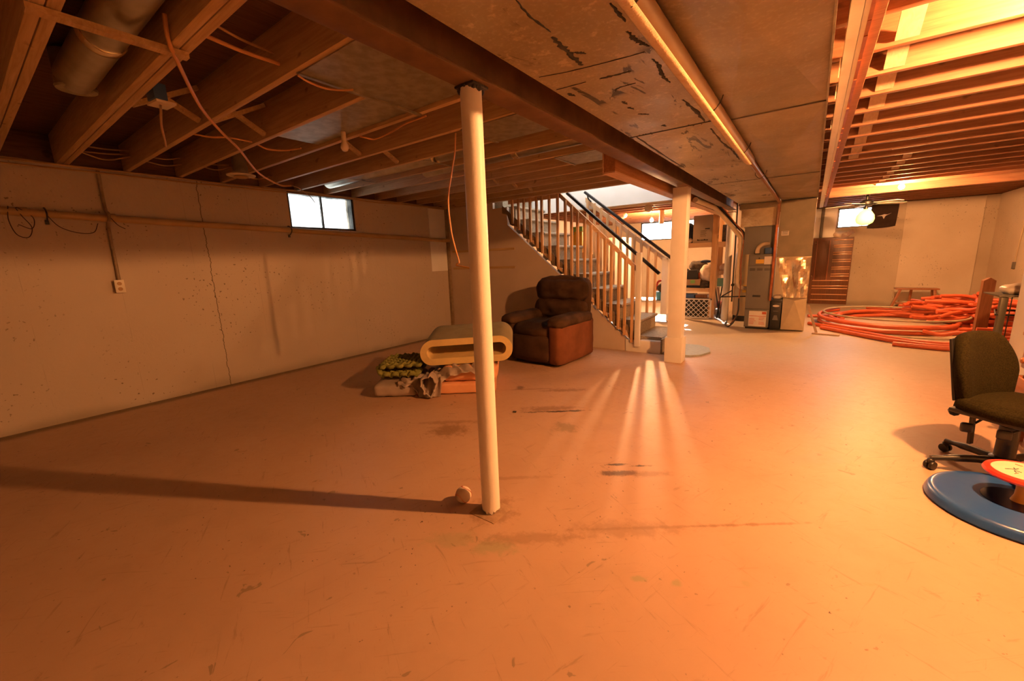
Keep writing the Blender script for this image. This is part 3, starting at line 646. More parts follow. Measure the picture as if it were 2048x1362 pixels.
# ================================================================== WIRING AND WALL PIPES (left)
c = thing('wall_pipe', 'long yellowed horizontal drain pipe along the left wall', 'pipe', (-5.27, 2.5, 1.75))
t = NB(); tube(t, [(-5.265, -2.5, 2.0), (-5.265, 0.36, 1.825), (-5.265, 2.7, 1.752), (-5.265, 5.38, 1.672)], 0.032, 18, 4); obj('pipe_run', t, 'pvc_wall', c)
for y, z in ((2.62, 1.755), (0.6, 1.817)):
    t = NB(); tube(t, [(-5.32, y, z+0.05), (-5.285, y, z+0.045), (-5.228, y, z), (-5.27, y, z-0.045), (-5.31, y, z-0.06)], 0.006, 8, 4); bx(t, -5.32, y-0.012, z-0.085, -5.31, y+0.012, z-0.05); obj('pipe_clamp', t, 'dark_metal', c)
for y, z, r in ((1.0, 1.806, 0.036), (0.47, 1.822, 0.036)):
    t = NB(); lathe(t, [(r, -0.03), (r, 0.03)], (-5.265, y, z), 18, 'y'); obj('pipe_coupling', t, 'pvc_wall', c)
c = thing('wall_outlet', 'grey conduit dropping down the left wall to an ivory double outlet', 'outlet', (-5.31, 0.96, 1.12))
t = NB(); tube(t, [(-5.30, 0.985, 2.22), (-5.30, 0.98, 1.9), (-5.215, 0.978, 1.84), (-5.215, 0.977, 1.79), (-5.30, 0.974, 1.7), (-5.30, 0.968, 1.235)], 0.013, 12, 5); obj('conduit', t, 'conduit', c)
t = NB(); bx(t, -5.32, 0.93, 1.13, -5.275, 0.99, 1.235, 0.004); obj('outlet_box', t, 'plate', c)
t = NB(); bx(t, -5.275, 0.925, 1.122, -5.27, 0.995, 1.242, 0.002); obj('cover_plate', t, 'plate', c)
for z in (1.157, 1.207):
    t = NB(); lathe(t, [(0.017, 0), (0.015, 0.003)], (-5.27, 0.96, z), 20, 'x'); obj('socket', t, 'cable_dim', c)
def cable(name, label, pts, r=0.004, m='cable', cat='cable', group=None, sub=8):
    b = NB(); tube(b, pts, r, 8, sub); return tag(obj(name, b, m), label, cat, group)
for i, (dx, z, lab) in enumerate(((0.02, 2.235, 'upper tan cable along the top of the left wall'), (0.045, 2.222, 'middle tan cable along the top of the left wall'), (0.03, 2.205, 'lowest tan cable sagging along the top of the left wall'))):
    pts = []
    for k in range(15):
        y = -1.5+k*0.49; pts.append((XL+dx+0.01+rnd.uniform(-.008, .008), y, z+rnd.uniform(-.012, .008)))
    cable('wall_top_cable', lab, pts, 0.007, 'cable_dim', group='cables along the left wall top')
for i, (y0, y1) in enumerate(((-0.1, 0.35), (0.0, 0.36), (0.8, 1.18), (0.82, 1.17), (0.85, 1.18), (1.22, 1.57), (1.25, 1.55), (1.62, 1.97), (1.65, 1.96), (2.05, 2.36))):
    z = 2.30+0.03*(i % 3); cable('joist_cable', 'tan cable crossing a joist bay above the left wall, %s from the left' % ORD[i], [(-5.1+0.05*(i % 4), y0, z), (-5.0+0.03*(i % 3), (y0+y1)/2, z-0.02-0.015*(i % 2)), (-5.05+0.06*(i % 2), y1, z+0.02)], 0.006, 'cable_dim', group='cables crossing the left joist bays')
cable('wire_loop', 'dark wire loop hanging from the wall pipe at the far left', [(-5.24, 0.40, 1.86), (-5.235, 0.385, 1.75), (-5.25, 0.41, 1.64), (-5.25, 0.47, 1.62), (-5.25, 0.50, 1.70), (-5.24, 0.46, 1.79), (-5.225, 0.44, 1.85), (-5.25, 0.52, 1.78), (-5.25, 0.5, 1.69), (-5.25, 0.43, 1.72)], 0.003, 'wire', 'wire')
cable('sagging_wire', 'thin dark wire sagging below the wall pipe left of the conduit', [(-5.24, 0.60, 1.80), (-5.25, 0.66, 1.71), (-5.25, 0.76, 1.665), (-5.25, 0.86, 1.67), (-5.24, 0.90, 1.75)], 0.003, 'wire', 'wire')
cable('short_wire', 'short dark wire end beside the conduit at the wall pipe', [(-5.2, 0.985, 1.80), (-5.23, 1.03, 1.74), (-5.25, 1.08, 1.71)], 0.003, 'wire', 'wire')
cable('hanging_cable', 'long orange cable arching down from the joists to the small left window', [(-2.22, 0.715, 2.33), (-2.24, 0.72, 2.25), (-2.32, 0.76, 2.215), (-2.82, 1.0, 2.195), (-3.13, 1.2, 2.17), (-3.43, 1.42, 2.15), (-4.0, 1.78, 2.125), (-4.41, 2.15, 2.12), (-4.38, 2.25, 2.12)], 0.0085)
cable('cable_end', 'frayed dark wire end dangling in front of the small left window', [(-4.38, 2.25, 2.12), (-4.42, 2.33, 2.12), (-4.44, 2.42, 2.08), (-4.58, 2.56, 2.05), (-4.72, 2.67, 2.03)], 0.004, 'cable_dim')
cable('column_cable', 'orange cable hanging straight down left of the round column', [(-2.22, 2.41, 2.235), (-2.25, 2.42, 2.1), (-2.29, 2.42, 1.98), (-2.345, 2.42, 1.78), (-2.335, 2.42, 1.55), (-2.3, 2.42, 1.4), (-2.27, 2.42, 1.3), (-2.3, 2.43, 1.285), (-2.31, 2.43, 1.27), (-2.27, 2.43, 1.265), (-2.08, 2.43, 1.235)], 0.006)
cable('orange_cable', 'bright orange cable spanning two joists at the upper left', [(-2.21, 0.815, 2.3), (-2.23, 0.99, 2.295), (-2.24, 1.17, 2.3)], 0.009)
cable('orange_cable', 'dim orange cable behind the brighter one at the upper left', [(-2.2, 0.815, 2.37), (-2.24, 1.0, 2.35), (-2.28, 1.17, 2.36)], 0.006, 'cable_dim')
cable('orange_cable', 'curling orange cable under the nearest galvanised panel', [(-2.1, 1.18, 2.215), (-2.12, 1.24, 2.21), (-2.11, 1.32, 2.2), (-2.08, 1.4, 2.205), (-2.05, 1.45, 2.215)], 0.005)
cable('orange_cable', 'wavy orange cable under a joist between hanging bulb and round column', [(-2.75, 1.96, 2.222), (-2.72, 2.0, 2.212), (-2.69, 2.05, 2.21), (-2.5, 2.04, 2.215), (-2.3, 2.0, 2.22), (-2.09, 2.0, 2.226)], 0.006)
cable('orange_cable', 'short orange cable end poking past the third joist above the air diffuser', [(-3.58, 1.615, 2.25), (-3.6, 1.7, 2.235), (-3.55, 1.8, 2.235), (-3.43, 1.88, 2.245)], 0.007)
cable('orange_cable', 'orange cable crossing behind the long hanging cable in the second joist bay', [(-3.62, 1.215, 2.25), (-3.57, 1.3, 2.238), (-3.52, 1.4, 2.245), (-3.54, 1.56, 2.25)], 0.006)
c = thing('junction_box', 'blue junction box with a pale square cover hanging from the doubled joist', 'junction box', (-2.95, 0.86, 2.19))
t = NB(); obx(t, (-2.93, 0.845, 2.245), (1, 0.1, 0), (0.09, 0.06, 0.08), bev=0.004); obj('box', t, 'blue_box', c)
t = NB(); obx(t, (-2.95, 0.865, 2.198), (1, 0.1, 0), (0.12, 0.09, 0.012), bev=0.002); obj('cover', t, 'plate', c)
cable('box_wire', 'tan wire dangling below the blue junction box', [(-2.95, 0.86, 2.195), (-2.93, 0.85, 2.16), (-3.0, 0.86, 2.1), (-3.2, 0.92, 2.08), (-3.38, 0.97, 2.08), (-3.44, 0.98, 2.1)], 0.006, 'cable_dim')
c = thing('hanging_bulb', 'unlit white bulb hanging from a joist above the small window', 'light bulb', (-2.86, 1.90, 2.1))
t = NB(); cyl(t, (-2.86, 1.90, 2.20), 0.018, 0.27, 16); obj('socket', t, 'plate', c)
t = NB(); lathe(t, [(0.004, 2.105), (0.018, 2.11), (0.029, 2.128), (0.029, 2.145), (0.018, 2.172), (0.014, 2.19)], (-2.86, 1.90, 0.02), 24); obj('bulb', t, 'bulb_off', c)
# wood strips and corner trim on the stair wall
for z, lab in ((1.475, 'upper thin wooden strip nailed to the wall under the stairs'), (1.185, 'lower thin wooden strip nailed to the wall under the stairs')):
    b = NB(); bx(b, -5.2, 5.39, z-0.018, -3.85, 5.41, z+0.018, 0.002); tag(obj('wall_strip', b, 'joist', sm=False), lab, 'strip')
b = NB(); bx(b, XL, 5.36, 0, XL+0.05, 5.41, 2.24, 0.004); o = obj('trim_3', b, 'conduit', sm=False); o['kind'] = 'structure'
b = NB(); bx(b, XL, 4.98, 1.15, XL+0.006, 5.36, 2.2); o = obj('painted_daylight_patch', b, 'drywall', sm=False); o['kind'] = 'structure'  # pale panel painting in a patch of daylight on the left wall

# ================================================================== LAMPS
def lamp(name, label, loc, m, r, drop=0.06):
    x, y, z = loc; c = thing(name, label, 'light bulb', (x, y, z-r))
    t = NB(); ball(t, (x, y, z), r, 16); obj('bulb', t, m, c, 'glowing bulb')
    t = NB(); lathe(t, [(r*0.55, z+r*0.8), (r*0.6, z+r+0.02), (0.006, z+r+0.024), (0.005, ZT-0.012), (0.045, ZT-0.01), (0.045, ZT)], (x, y, 0), 20); obj('lamp_holder', t, 'plate', c)
    return c
lamp('ceiling_bulb', 'bare lit bulb under the joists just beyond the upper right corner', (0.9, 2.56, 2.165), 'bulb_main', 0.03)
lamp('ceiling_bulb', 'bare lit bulb under the right-hand joists in the far room', (0.99, 8.62, 2.17), 'bulb_room', 0.035)
lamp('ceiling_bulb', 'bare lit bulb hanging in the storage area left of the square post', (-2.98, 9.5, 2.06), 'bulb_store', 0.035)
c = thing('ceiling_fan', 'pale bladed ceiling fan in front of the far window', 'ceiling fan', (0.70, 9.8, 1.7))
t = NB(); lathe(t, [(0.05, 2.10), (0.09, 2.11), (0.10, 2.14), (0.09, 2.17), (0.045, 2.19), (0.02, 2.2), (0.02, 2.53)], (0.70, 9.8, -0.07), 28); obj('motor', t, 'dark_metal', c)
for k in range(5):
    a = R(25+72*k); d = Vector((math.cos(a), math.sin(a), 0)); t = NB(); bar(t, Vector((0.70, 9.8, 2.06))+d*0.09, Vector((0.70, 9.8, 2.06))+d*0.2, 0.025, 0.008); obj('blade_arm', t, 'dark_metal', c)
    t = NB(); bar(t, Vector((0.70, 9.8, 2.055))+d*0.17, Vector((0.70, 9.8, 2.045))+d*0.58, 0.12, 0.008, (0.12*-d.y, 0.12*d.x, 1), 0.003); obj('blade', t, 'white', c)
t = NB(); lathe(t, [(0.02, 2.10), (0.03, 2.05), (0.03, 2.02)], (0.70, 9.8, -0.07), 20); obj('light_stem', t, 'dark_metal', c)
t = NB(); lathe(t, [(0.035, 2.035), (0.08, 2.00), (0.125, 1.93), (0.135, 1.86), (0.115, 1.80), (0.06, 1.765), (0.01, 1.76)], (0.70, 9.8, -0.07), 32); obj('glass_shade', t, 'fan_glow', c, 'glowing green-white glass shade')

# ================================================================== STAIRS
c = thing('staircase', 'carpeted staircase climbing left behind wooden balusters', 'staircase', (-1.6, 5.9, 0))
for i in range(1, 12):
    z = RISE*i; x1 = nose(i); x0 = -4.6 if i == 11 else nose(i+1)-0.03
    if i == 11: z = 2.33; x0 = -4.9
    t = NB(); y0, y1 = 5.475, 6.32 if i > 1 else 6.36
    # tread + riser wrapped in carpet with a rounded nosing
    prof = [(x0, z-RISE), (x1-0.03, z-RISE), (x1-0.028, z-0.05), (x1-0.008, z-0.045), (x1+0.004, z-0.028), (x1-0.002, z-0.008), (x1-0.02, z), (x0, z)]
    prism(t, prof, y0, y1, 'xz')
    obj('carpeted_step', t, 'carpet', c)
t = NB()
for i in range(2, 11):     # carpet edge wrapping onto the side wall
    z = RISE*i; x1 = nose(i)
    prism(t, [(x1+0.005, z-RISE-0.10), (x1+0.005, z-RISE+0.03), (x1-RUN+0.005, z+0.03), (x1-RUN+0.005, z-0.10), (x1-RUN+0.06, z-0.115), (x1-RUN+0.10, z-0.125), (x1-0.09, z-RISE-0.075), (x1-0.05, z-RISE-0.09)], 5.4045, 5.4095, 'xz')
obj('carpet_edge', t, 'carpet_dark', c)
t = NB(); prism(t, [(-1.53, 0), (-1.505, 0), (-1.505, 0.2), (-1.53, 0.2)], 5.41, 6.36, 'xz'); obj('bottom_riser', t, 'carpet', c)
t = NB(); bx(t, -2.0, 5.395, 0.0, -1.53, 5.41, 0.165, 0.002); obj('skirt_board', t, 'white', c)

def balustrade(label, y, xs, zt, zb, rail, rails, flat, w=0.034):
    c = thing('balustrade', label, 'balustrade', (sum(xs)/len(xs), y, min(zb(x) for x in xs)), 0)
    for x in xs:
        t = NB(); bx(t, x-w/2, y-0.04, zb(x), x+w/2, y-0.006, zt(x), 0.003); obj('baluster', t, 'pine', c)
    for (a, b_, hh) in rails:
        t = NB(); bar(t, a, b_, 0.03, hh, (0, 1, 0)) if False else prism(t, [(a[0], a[2]-hh/2), (b_[0], b_[2]-hh/2), (b_[0], b_[2]+hh/2), (a[0], a[2]+hh/2)], y-0.005, y+0.030, 'xz'); obj('rail', t, 'pine_x', c)
    return c
xs = [-3.855, -3.74, -3.64, -3.525, -3.41, -3.32, -3.19, -3.05, -2.925, -2.825, -2.73, -2.62, -2.525, -2.415, -2.315, -2.22, -2.11, -2.02, -1.915]
zt = lambda x: 2.215 if x < -3.02 else 2.215-0.925*(x+3.04)
zb = lambda x: 1.88-0.89*(x+3.86)-0.02
c = balustrade('near pine balustrade in front of the carpeted stairs', 5.41, xs, zt, zb, None,
    [((-3.95, 0, 2.185), (-3.02, 0, 2.185), 0.055), ((-3.05, 0, 2.21), (-1.83, 0, 1.085), 0.07), ((-3.95, 0, 1.955), (-1.83, 0, 0.10), 0.06)], None)
t = NB(); bx(t, -1.865, 5.35, 0.085, -1.80, 5.41, 1.335, 0.003); obj('newel_post', t, 'white', c, 'white newel post')
xs2 = [-3.0, -2.88, -2.77, -2.66, -2.55, -2.44, -2.33, -2.22, -2.11, -2.0, -1.89]
nz = lambda x: 0.45+0.85*(-1.73-x)
c = balustrade('far pine balustrade on the storage side of the stairs', 6.30, xs2, lambda x: 1.24+0.80*(-1.76-x), lambda x: RISE*max(2, int((-1.6-x)/RUN)+1)+0.002, None,
    [((-3.05, 0, 2.21), (-1.73, 0, 1.20), 0.075)], None)
t = NB(); bx(t, -1.775, 6.2, 0.428, -1.685, 6.295, 1.255, 0.003); obj('newel_post', t, 'white', c, 'white newel post')
def handrail(label, a, b_, brs):
    a, b_ = Vector(a), Vector(b_); c = thing('handrail', label, 'handrail', (a+b_)/2)
    t = NB(); bar(t, a, b_, 0.038, 0.055, (0, 1, 0), 0.008); obj('rail', t, 'black_paint', c)
    for k, dy in brs:
        p = a.lerp(b_, k); t = NB(); tube(t, [(p.x, p.y, p.z-0.02), (p.x, p.y+dy*0.3, p.z-0.07), (p.x, p.y+dy, p.z-0.10)], 0.012, 8, 4); obj('bracket', t, 'black_paint', c)
handrail('black handrail on the near side of the stairs, passing the white newel post', (-2.95, 5.49, 2.22), (-1.60, 5.49, 1.055), [(0.8, -0.06)])
handrail('black handrail on the far side of the stairs in front of the storage area', (-3.0, 6.17, 2.31), (-1.40, 6.17, 1.06), [(0.03, 0.13), (0.86, 0.08)])
# gym mat beside the post
b = NB(); prism(b, [(-1.16, 5.42), (-1.05, 5.52), (-0.98, 5.75), (-1.04, 6.0), (-1.2, 6.12), (-1.5, 6.12), (-1.5, 5.42)], 0.0, 0.022, 'xy')
tag(obj('floor_mat', b, 'mat_grey'), 'grey textured floor mat with cut corners behind the square post', 'mat')

# ================================================================== RECLINER
c = thing('recliner', 'worn brown microfibre recliner armchair in front of the stairs', 'armchair', (-2.73, 4.58, 0), R(-3))
def part(name, m, label=None, mods=None, **k):
    pass
t = NB(); soft(t, (0, 0.05, 0.22), (0.60, 0.86, 0.36), 0.05, 0.0, 8); obj('base', t, 'recliner', c, local=True)
t = NB(); bx(t, -0.30, -0.36, 0.0, 0.30, 0.42, 0.05, 0.01); obj('floor_frame', t, 'black', c, local=True)
t = NB(); soft(t, (0, -0.42, 0.22), (0.56, 0.12, 0.32), 0.05, 0.02, 10, 0.004, 1); obj('footrest', t, 'recliner', c, local=True)
t = NB(); soft(t, (0, -0.14, 0.42), (0.56, 0.62, 0.17), 0.07, 0.035, 12, 0.012, 2); obj('seat_cushion', t, 'recliner', c, local=True)
for s in (-1, 1):
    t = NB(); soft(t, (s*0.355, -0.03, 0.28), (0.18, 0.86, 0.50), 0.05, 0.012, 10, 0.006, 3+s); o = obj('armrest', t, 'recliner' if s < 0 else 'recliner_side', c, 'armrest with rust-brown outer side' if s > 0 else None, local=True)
    t = NB(); soft(t, (s*0.355, -0.06, 0.545), (0.215, 0.82, 0.13), 0.055, 0.018, 12, 0.01, 6+s); obj('arm_pad', t, 'recliner', o, local=True)
def tilt(t, deg, piv):
    bmesh.ops.rotate(t, cent=Vector(piv), matrix=Matrix.Rotation(R(deg), 3, 'X'), verts=t.verts)
t = NB(); soft(t, (0, 0.34, 0.60), (0.76, 0.20, 0.88), 0.09, 0.0, 10, 0.006, 9)
for v in t.verts:
    if v.co.z > 0.85: v.co.x *= 1-(v.co.z-0.85)*0.25
tilt(t, -8, (0, 0.34, 0.3)); obj('backrest', t, 'recliner', c, local=True)
for nm, cz, hz, bg_ in (('head_cushion', 0.87, 0.30, 0.05), ('lumbar_cushion', 0.615, 0.27, 0.045)):
    t = NB(); soft(t, (0, 0.215, cz), (0.72, 0.15, hz), 0.065, bg_, 16, 0.012, int(cz*50))
    for v in t.verts:   # tufted dimples
        for dx in (-0.14, 0.14):
            d = math.hypot(v.co.x-dx, (v.co.z-cz+0.04)*1.2)
            if v.co.y < 0.2: v.co.y += 0.035*math.exp(-(d/0.045)**2)
    tilt(t, -8, (0, 0.34, 0.3)); obj(nm, t, 'recliner', c, local=True)

# ================================================================== FOAM PILE
c0 = (-3.40, 2.31, 0); th = R(37)
def FP(label, name, cat, bm, m, off=(0, 0, 0)):
    o = obj(name, bm, m, None); return o
fr = Matrix.Translation(Vector(c0)) @ Matrix.Rotation(th, 4, 'Z')
def fobj(name, bm, m, parent=None, **k):
    bmesh.ops.transform(bm, matrix=fr, verts=bm.verts); return obj(name, bm, m, parent, **k)
def slab(u0, u1, v0, v1, z0, z1, rad, wob=0.0, seed=0, bulge=0.0, n=14):
    t = NB(); soft(t, ((u0+u1)/2, (v0+v1)/2, (z0+z1)/2), (u1-u0, v1-v0, z1-z0), rad, bulge, n, wob, seed); return t
tag(fobj('mattress_pad', slab(0.20, 1.20, 0.0, 0.75, 0.0, 0.115, 0.03, 0.006, 1), 'pink'), 'lower orange-pink foam mattress pad lying on the floor under the pile', 'foam pad')
tag(fobj('mattress_pad', slab(0.66, 1.22, 0.03, 0.72, 0.118, 0.27, 0.05, 0.01, 2, 0.01), 'pink'), 'upper folded orange-pink pad directly beneath the big foam roll', 'foam pad')
t = slab(-0.02, 0.42, -0.03, 0.62, 0.0, 0.14, 0.05, 0.008, 3, 0.005)
tag(fobj('covered_pad', t, 'sheet'), 'grey sheet-covered pad end at the left of the foam pile', 'foam pad')
# crumpled sheet draped over the middle
t = NB(); nu, nv = 46, 34; g = []
for i in range(nu+1):
    row = []
    for j in range(nv+1):
        u = 0.24+0.86*i/nu; v = -0.055+0.5*j/nv; e = math.sin(math.pi*min(1, j/nv*1.0))
        front = max(0, 1-j/(nv*0.16)); top = 0.145+0.12*max(0, min(1, (u-0.5)/0.25))
        hang = 1.0 if 0.44 < u < 0.66 else max(0.15, 0.6-abs(u-0.55)*1.6)
        z = top*(1-front*hang)+0.016*math.sin(u*62+3*math.sin(v*17))*(1-0.4*front)+0.012*math.sin(v*70+u*33)
        vv = v-0.05*front*hang*math.sin((u-0.44)/0.22*math.pi if 0.44 < u < 0.66 else 0)
        vv += 0.02*front*math.sin(u*55)
        row.append(t.verts.new((u+0.01*math.sin(v*60), vv, max(0.012, z+0.01))))
    g.append(row)
for i in range(nu):
    for j in range(nv): t.faces.new((g[i][j], g[i+1][j], g[i+1][j+1], g[i][j+1]))
o = tag(fobj('crumpled_sheet', t, 'sheet'), 'crumpled grey bed sheet bunched between the pads, its end hanging to the floor', 'bed sheet')
sd = o.modifiers.new('thick', 'SOLIDIFY'); sd.thickness = 0.006
# folded opening of the sheet (a loop of cloth)
t = NB(); L = []
for k in range(28):
    a = 2*math.pi*k/28; L.append((0.555+0.075*math.cos(a)*(1+0.15*math.sin(3*a)), 0.135+0.105*math.sin(a)*(1+0.1*math.cos(5*a))))
rings = []
for dv, sc in ((-0.135, 0.93), (-0.125, 1.0), (-0.08, 1.05), (0.0, 1.0), (0.06, 0.8)):
    rings.append([t.verts.new((0.555+(u-0.555)*sc+0.006*math.sin(k*2.1), dv+0.012*math.sin(k*1.7), max(0.008, 0.135+(z-0.135)*sc+0.006*math.cos(k*1.3)))) for k, (u, z) in enumerate(L)])
for i in range(4):
    for k in range(28): t.faces.new((rings[i][k], rings[i][(k+1) % 28], rings[i+1][(k+1) % 28], rings[i+1][k]))
ch = fobj('sheet_fold', t, 'sheet', o); ch.modifiers.new('thick', 'SOLIDIFY').thickness = 0.012
# rolled foam: stadium-shaped tube
c = None
def stadium(cx, cz, hw, r, n=16):
    pts = []
    for k in range(n+1): a = -math.pi/2+math.pi*k/n; pts.append((cx+hw+r*math.cos(a), cz+r*math.sin(a)))
    for k in range(n+1): a = math.pi/2+math.pi*k/n; pts.append((cx-hw+r*math.cos(a), cz+r*math.sin(a)))
    return pts
t = NB(); cx, cz = 0.895, 0.40
out = stadium(cx+0.02, cz, 0.335, 0.130); inn = stadium(cx+0.02, cz, 0.335, 0.064)
def dz(p): return (p[0], p[1]+0.03*math.sin((p[0]-0.45)*3.2)+(0.05*(p[0]-0.9) if p[0] > 0.9 else 0))
out = [dz(p) for p in out]; inn = [(p[0], dz(p)[1]) for p in inn]
rv = [0.10, 0.20, 0.38, 0.56, 0.66]
RO = [[t.verts.new((p[0]+0.03*(v-0.1), v, p[1]+(0.10*(v-0.1)))) for p in out] for v in rv]
RI = [[t.verts.new((p[0]+0.03*(v-0.1), v, p[1]+(0.10*(v-0.1)))) for p in inn] for v in rv]
n = len(out)
for i in range(len(rv)-1):
    for k in range(n):
        q = (k+1) % n; f = t.faces.new((RO[i][k], RO[i][q], RO[i+1][q], RO[i+1][k])); f.material_index = 1
        t.faces.new((RI[i][k], RI[i+1][k], RI[i+1][q], RI[i][q]))
for k in range(n):
    q = (k+1) % n; t.faces.new((RO[0][k], RI[0][k], RI[0][q], RO[0][q])); t.faces.new((RO[-1][k], RO[-1][q], RI[-1][q], RI[-1][k]))
tag(fobj('foam_roll', t, ['foam', 'foam_dark']), 'thick yellowish foam mattress rolled into a flat loop on top of the pile', 'foam roll')
# egg-crate foam folded over
t = NB(); nu, nv = 60, 44; prof = []
for i in range(nu+1):
    s = i/nu
    if s < 0.42: u, z, nx, nzz = 0.42-0.36*s/0.42, 0.185, 0, -1
    elif s < 0.58: a = math.pi*(s-0.42)/0.16; u, z, nx, nzz = 0.06-0.055*math.sin(a), 0.245-0.06*math.cos(a), -math.sin(a), -math.cos(a)
    else: u, z, nx, nzz = 0.06+0.38*(s-0.58)/0.42, 0.305+0.02*(s-0.58), 0, 1
    prof.append((u, z, nx, nzz, s))
g = []
for (u, z, nx, nzz, s) in prof:
    row = []
    for j in range(nv+1):
        v = 0.08+0.46*j/nv; h = 0.024*math.sin(s*2*math.pi*10)*math.sin((j/nv)*2*math.pi*5.5)
        row.append(t.verts.new((u+nx*h, v+0.02*s, z+nzz*h)))
    g.append(row)
for i in range(nu):
    for j in range(nv): t.faces.new((g[i][j], g[i+1][j], g[i+1][j+1], g[i][j+1]))
o = tag(fobj('egg_crate_foam', t, 'foam_green'), 'green egg-crate foam folded over on the left of the pile', 'foam pad')
o.modifiers.new('thick', 'SOLIDIFY').thickness = 0.03

# ================================================================== BASEBALL
c = thing('baseball', 'scuffed baseball on the floor left of the round column', 'ball', (-1.44, 1.462, 0))
t = NB(); ball(t, (0, 0, 0.044), 0.044, 32); obj('leather_cover', t, 'ball', c, local=True)
t = NB(); pts = []
for k in range(80):
    a = 2*math.pi*k/80; A = 0.44; p = Vector((math.cos(a)-A*0 , math.sin(a), 0))
    x = math.cos(a)*0.78+math.cos(3*a)*0.22; y = math.sin(a)*0.78-math.sin(3*a)*0.22; z = 0.85*math.sin(2*a)
    pts.append(Vector((x, y, z)).normalized()*0.0442)
mr = Matrix.Rotation(R(35), 3, 'X') @ Matrix.Rotation(R(38), 3, 'Z')
pts = [mr @ p+Vector((0, 0, 0.044)) for p in pts]
tube(t, pts, 0.0007, 6, 0, closed=True)
for k in range(80):
    p = pts[k]; n_ = (p-Vector((0, 0, 0.044))).normalized(); tg = (pts[(k+1) % 80]-pts[k-1]).normalized(); s_ = n_.cross(tg)
    for sg in (-1, 1): bar(t, p+n_*0.0006, p+s_*sg*0.005+tg*0.0015+n_*0.0003, 0.001, 0.0008)
obj('stitching', t, 'red', c, 'dark red stitching', local=True)
b = NB(); obx(b, (-1.98, 2.70, 0.004), (1, 0.4, 0), (0.03, 0.02, 0.008), bev=0.002); tag(obj('debris_chip', b, 'ink'), 'tiny dark chip of debris on the floor left of the round column', 'debris')

# ================================================================== OFFICE CHAIR
HX, HY = 0.97, 3.31
c = thing('office_chair', 'armless office chair with olive-brown tweed seat at the right edge', 'office chair', (HX, HY, 0))
d = Vector((0.745, -0.667, 0)); q = Vector((0.667, 0.745, 0))      # facing, sideways
Z = Vector((0, 0, 1)); H = Vector((HX, HY, 0))
star = NB()
lathe(star, [(0.05, 0.055), (0.06, 0.07), (0.058, 0.115), (0.036, 0.13)], (HX, HY, 0), 24)
obj('base_hub', star, 'black', c)
for k in range(5):
    a = R(196+72*k); e = Vector((math.cos(a), math.sin(a), 0))
    t = NB(); tube(t, [H+e*0.03+Z*0.092, H+e*0.16+Z*0.088, H+e*0.312+Z*0.07], [0.024, 0.021, 0.015], 10, 5)
    o = obj('base_leg', t, 'black', c)
    w = H+e*0.31; sd_ = Vector((-e.y, e.x, 0))
    for s in (-1, 1):
        t = NB(); lathe(t, [(0.012, -0.009), (0.023, -0.008), (0.026, -0.003), (0.026, 0.003), (0.023, 0.008), (0.012, 0.009)], (0, 0, 0), 20, 'y')
        mm = Matrix.Rotation(a+0.5+0.7*k, 4, 'Z'); mm.translation = w+Vector((-math.sin(a+0.5+0.7*k), math.cos(a+0.5+0.7*k), 0))*0.014*s+Z*0.0265
        bmesh.ops.transform(t, matrix=mm, verts=t.verts); obj('caster_wheel', t, 'black', o)
    t = NB(); soft(t, w+Z*0.05, (0.035, 0.035, 0.035), 0.015, 0, 4); obj('caster_fork', t, 'black', o)
t = NB(); lathe(t, [(0.042, 0.125), (0.040, 0.30), (0.03, 0.305), (0.022, 0.31), (0.022, 0.355)], (HX, HY, 0), 24); obj('gas_column', t, 'black', c)
SC = H+d*0.05  # seat centre
t = NB(); obx(t, SC-d*0.02+Z*0.355, d, (0.26, 0.17, 0.03), bev=0.008); obj('mechanism_plate', t, 'black', c)
def oriented(t, cen):
    mm = Matrix((d, q, Z)).transposed().to_4x4(); mm.translation = cen; bmesh.ops.transform(t, matrix=mm, verts=t.verts); return t
t = NB(); soft(t, (0, 0, 0), (0.46, 0.47, 0.085), 0.04, 0.012, 16)
for v in t.verts:
    r = math.hypot(v.co.x/0.23, v.co.y/0.235); v.co.xy *= 1-0.09*max(0, min(1, (abs(v.co.x)/0.23)*(abs(v.co.y)/0.235)))*1.6
    if v.co.x > 0.08: v.co.z -= (v.co.x-0.08)**2*1.3
oriented(t, SC+Z*0.408); obj('seat', t, 'chairfab', c)
t = NB(); soft(t, (0, 0, 0), (0.42, 0.43, 0.03), 0.012, 0, 10); oriented(t, SC+Z*0.372); obj('seat_shell', t, 'black', c)
BC = SC-d*0.185
t = NB(); soft(t, (0, 0, 0), (0.075, 0.42, 0.40), 0.035, 0.012, 16)
for v in t.verts:
    zz = (v.co.z+0.2)/0.4; v.co.y *= (0.86+0.14*min(1, zz*2.5)) if zz < 0.4 else 1-0.42*max(0, zz-0.45)**2*3.0
    v.co.x += 0.05*(v.co.y/0.21)**2-0.02
bmesh.ops.rotate(t, cent=Vector((0, 0, -0.2)), matrix=Matrix.Rotation(R(-10), 3, 'Y'), verts=t.verts)
oriented(t, BC+Z*0.60); obj('backrest', t, 'chairfab', c)
t = NB(); soft(t, (-0.036, 0, 0), (0.02, 0.38, 0.36), 0.009, 0, 8)
for v in t.verts: v.co.x += 0.05*(v.co.y/0.21)**2-0.02
bmesh.ops.rotate(t, cent=Vector((0, 0, -0.2)), matrix=Matrix.Rotation(R(-10), 3, 'Y'), verts=t.verts); oriented(t, BC+Z*0.60); obj('back_shell', t, 'black', c)
t = NB(); bar(t, SC-d*0.10+Z*0.35, SC-d*0.29+Z*0.345, 0.06, 0.012); bar(t, SC-d*0.285+Z*0.34, SC-d*0.255+Z*0.56, 0.06, 0.012, d); obj('back_bracket', t, 'black', c)
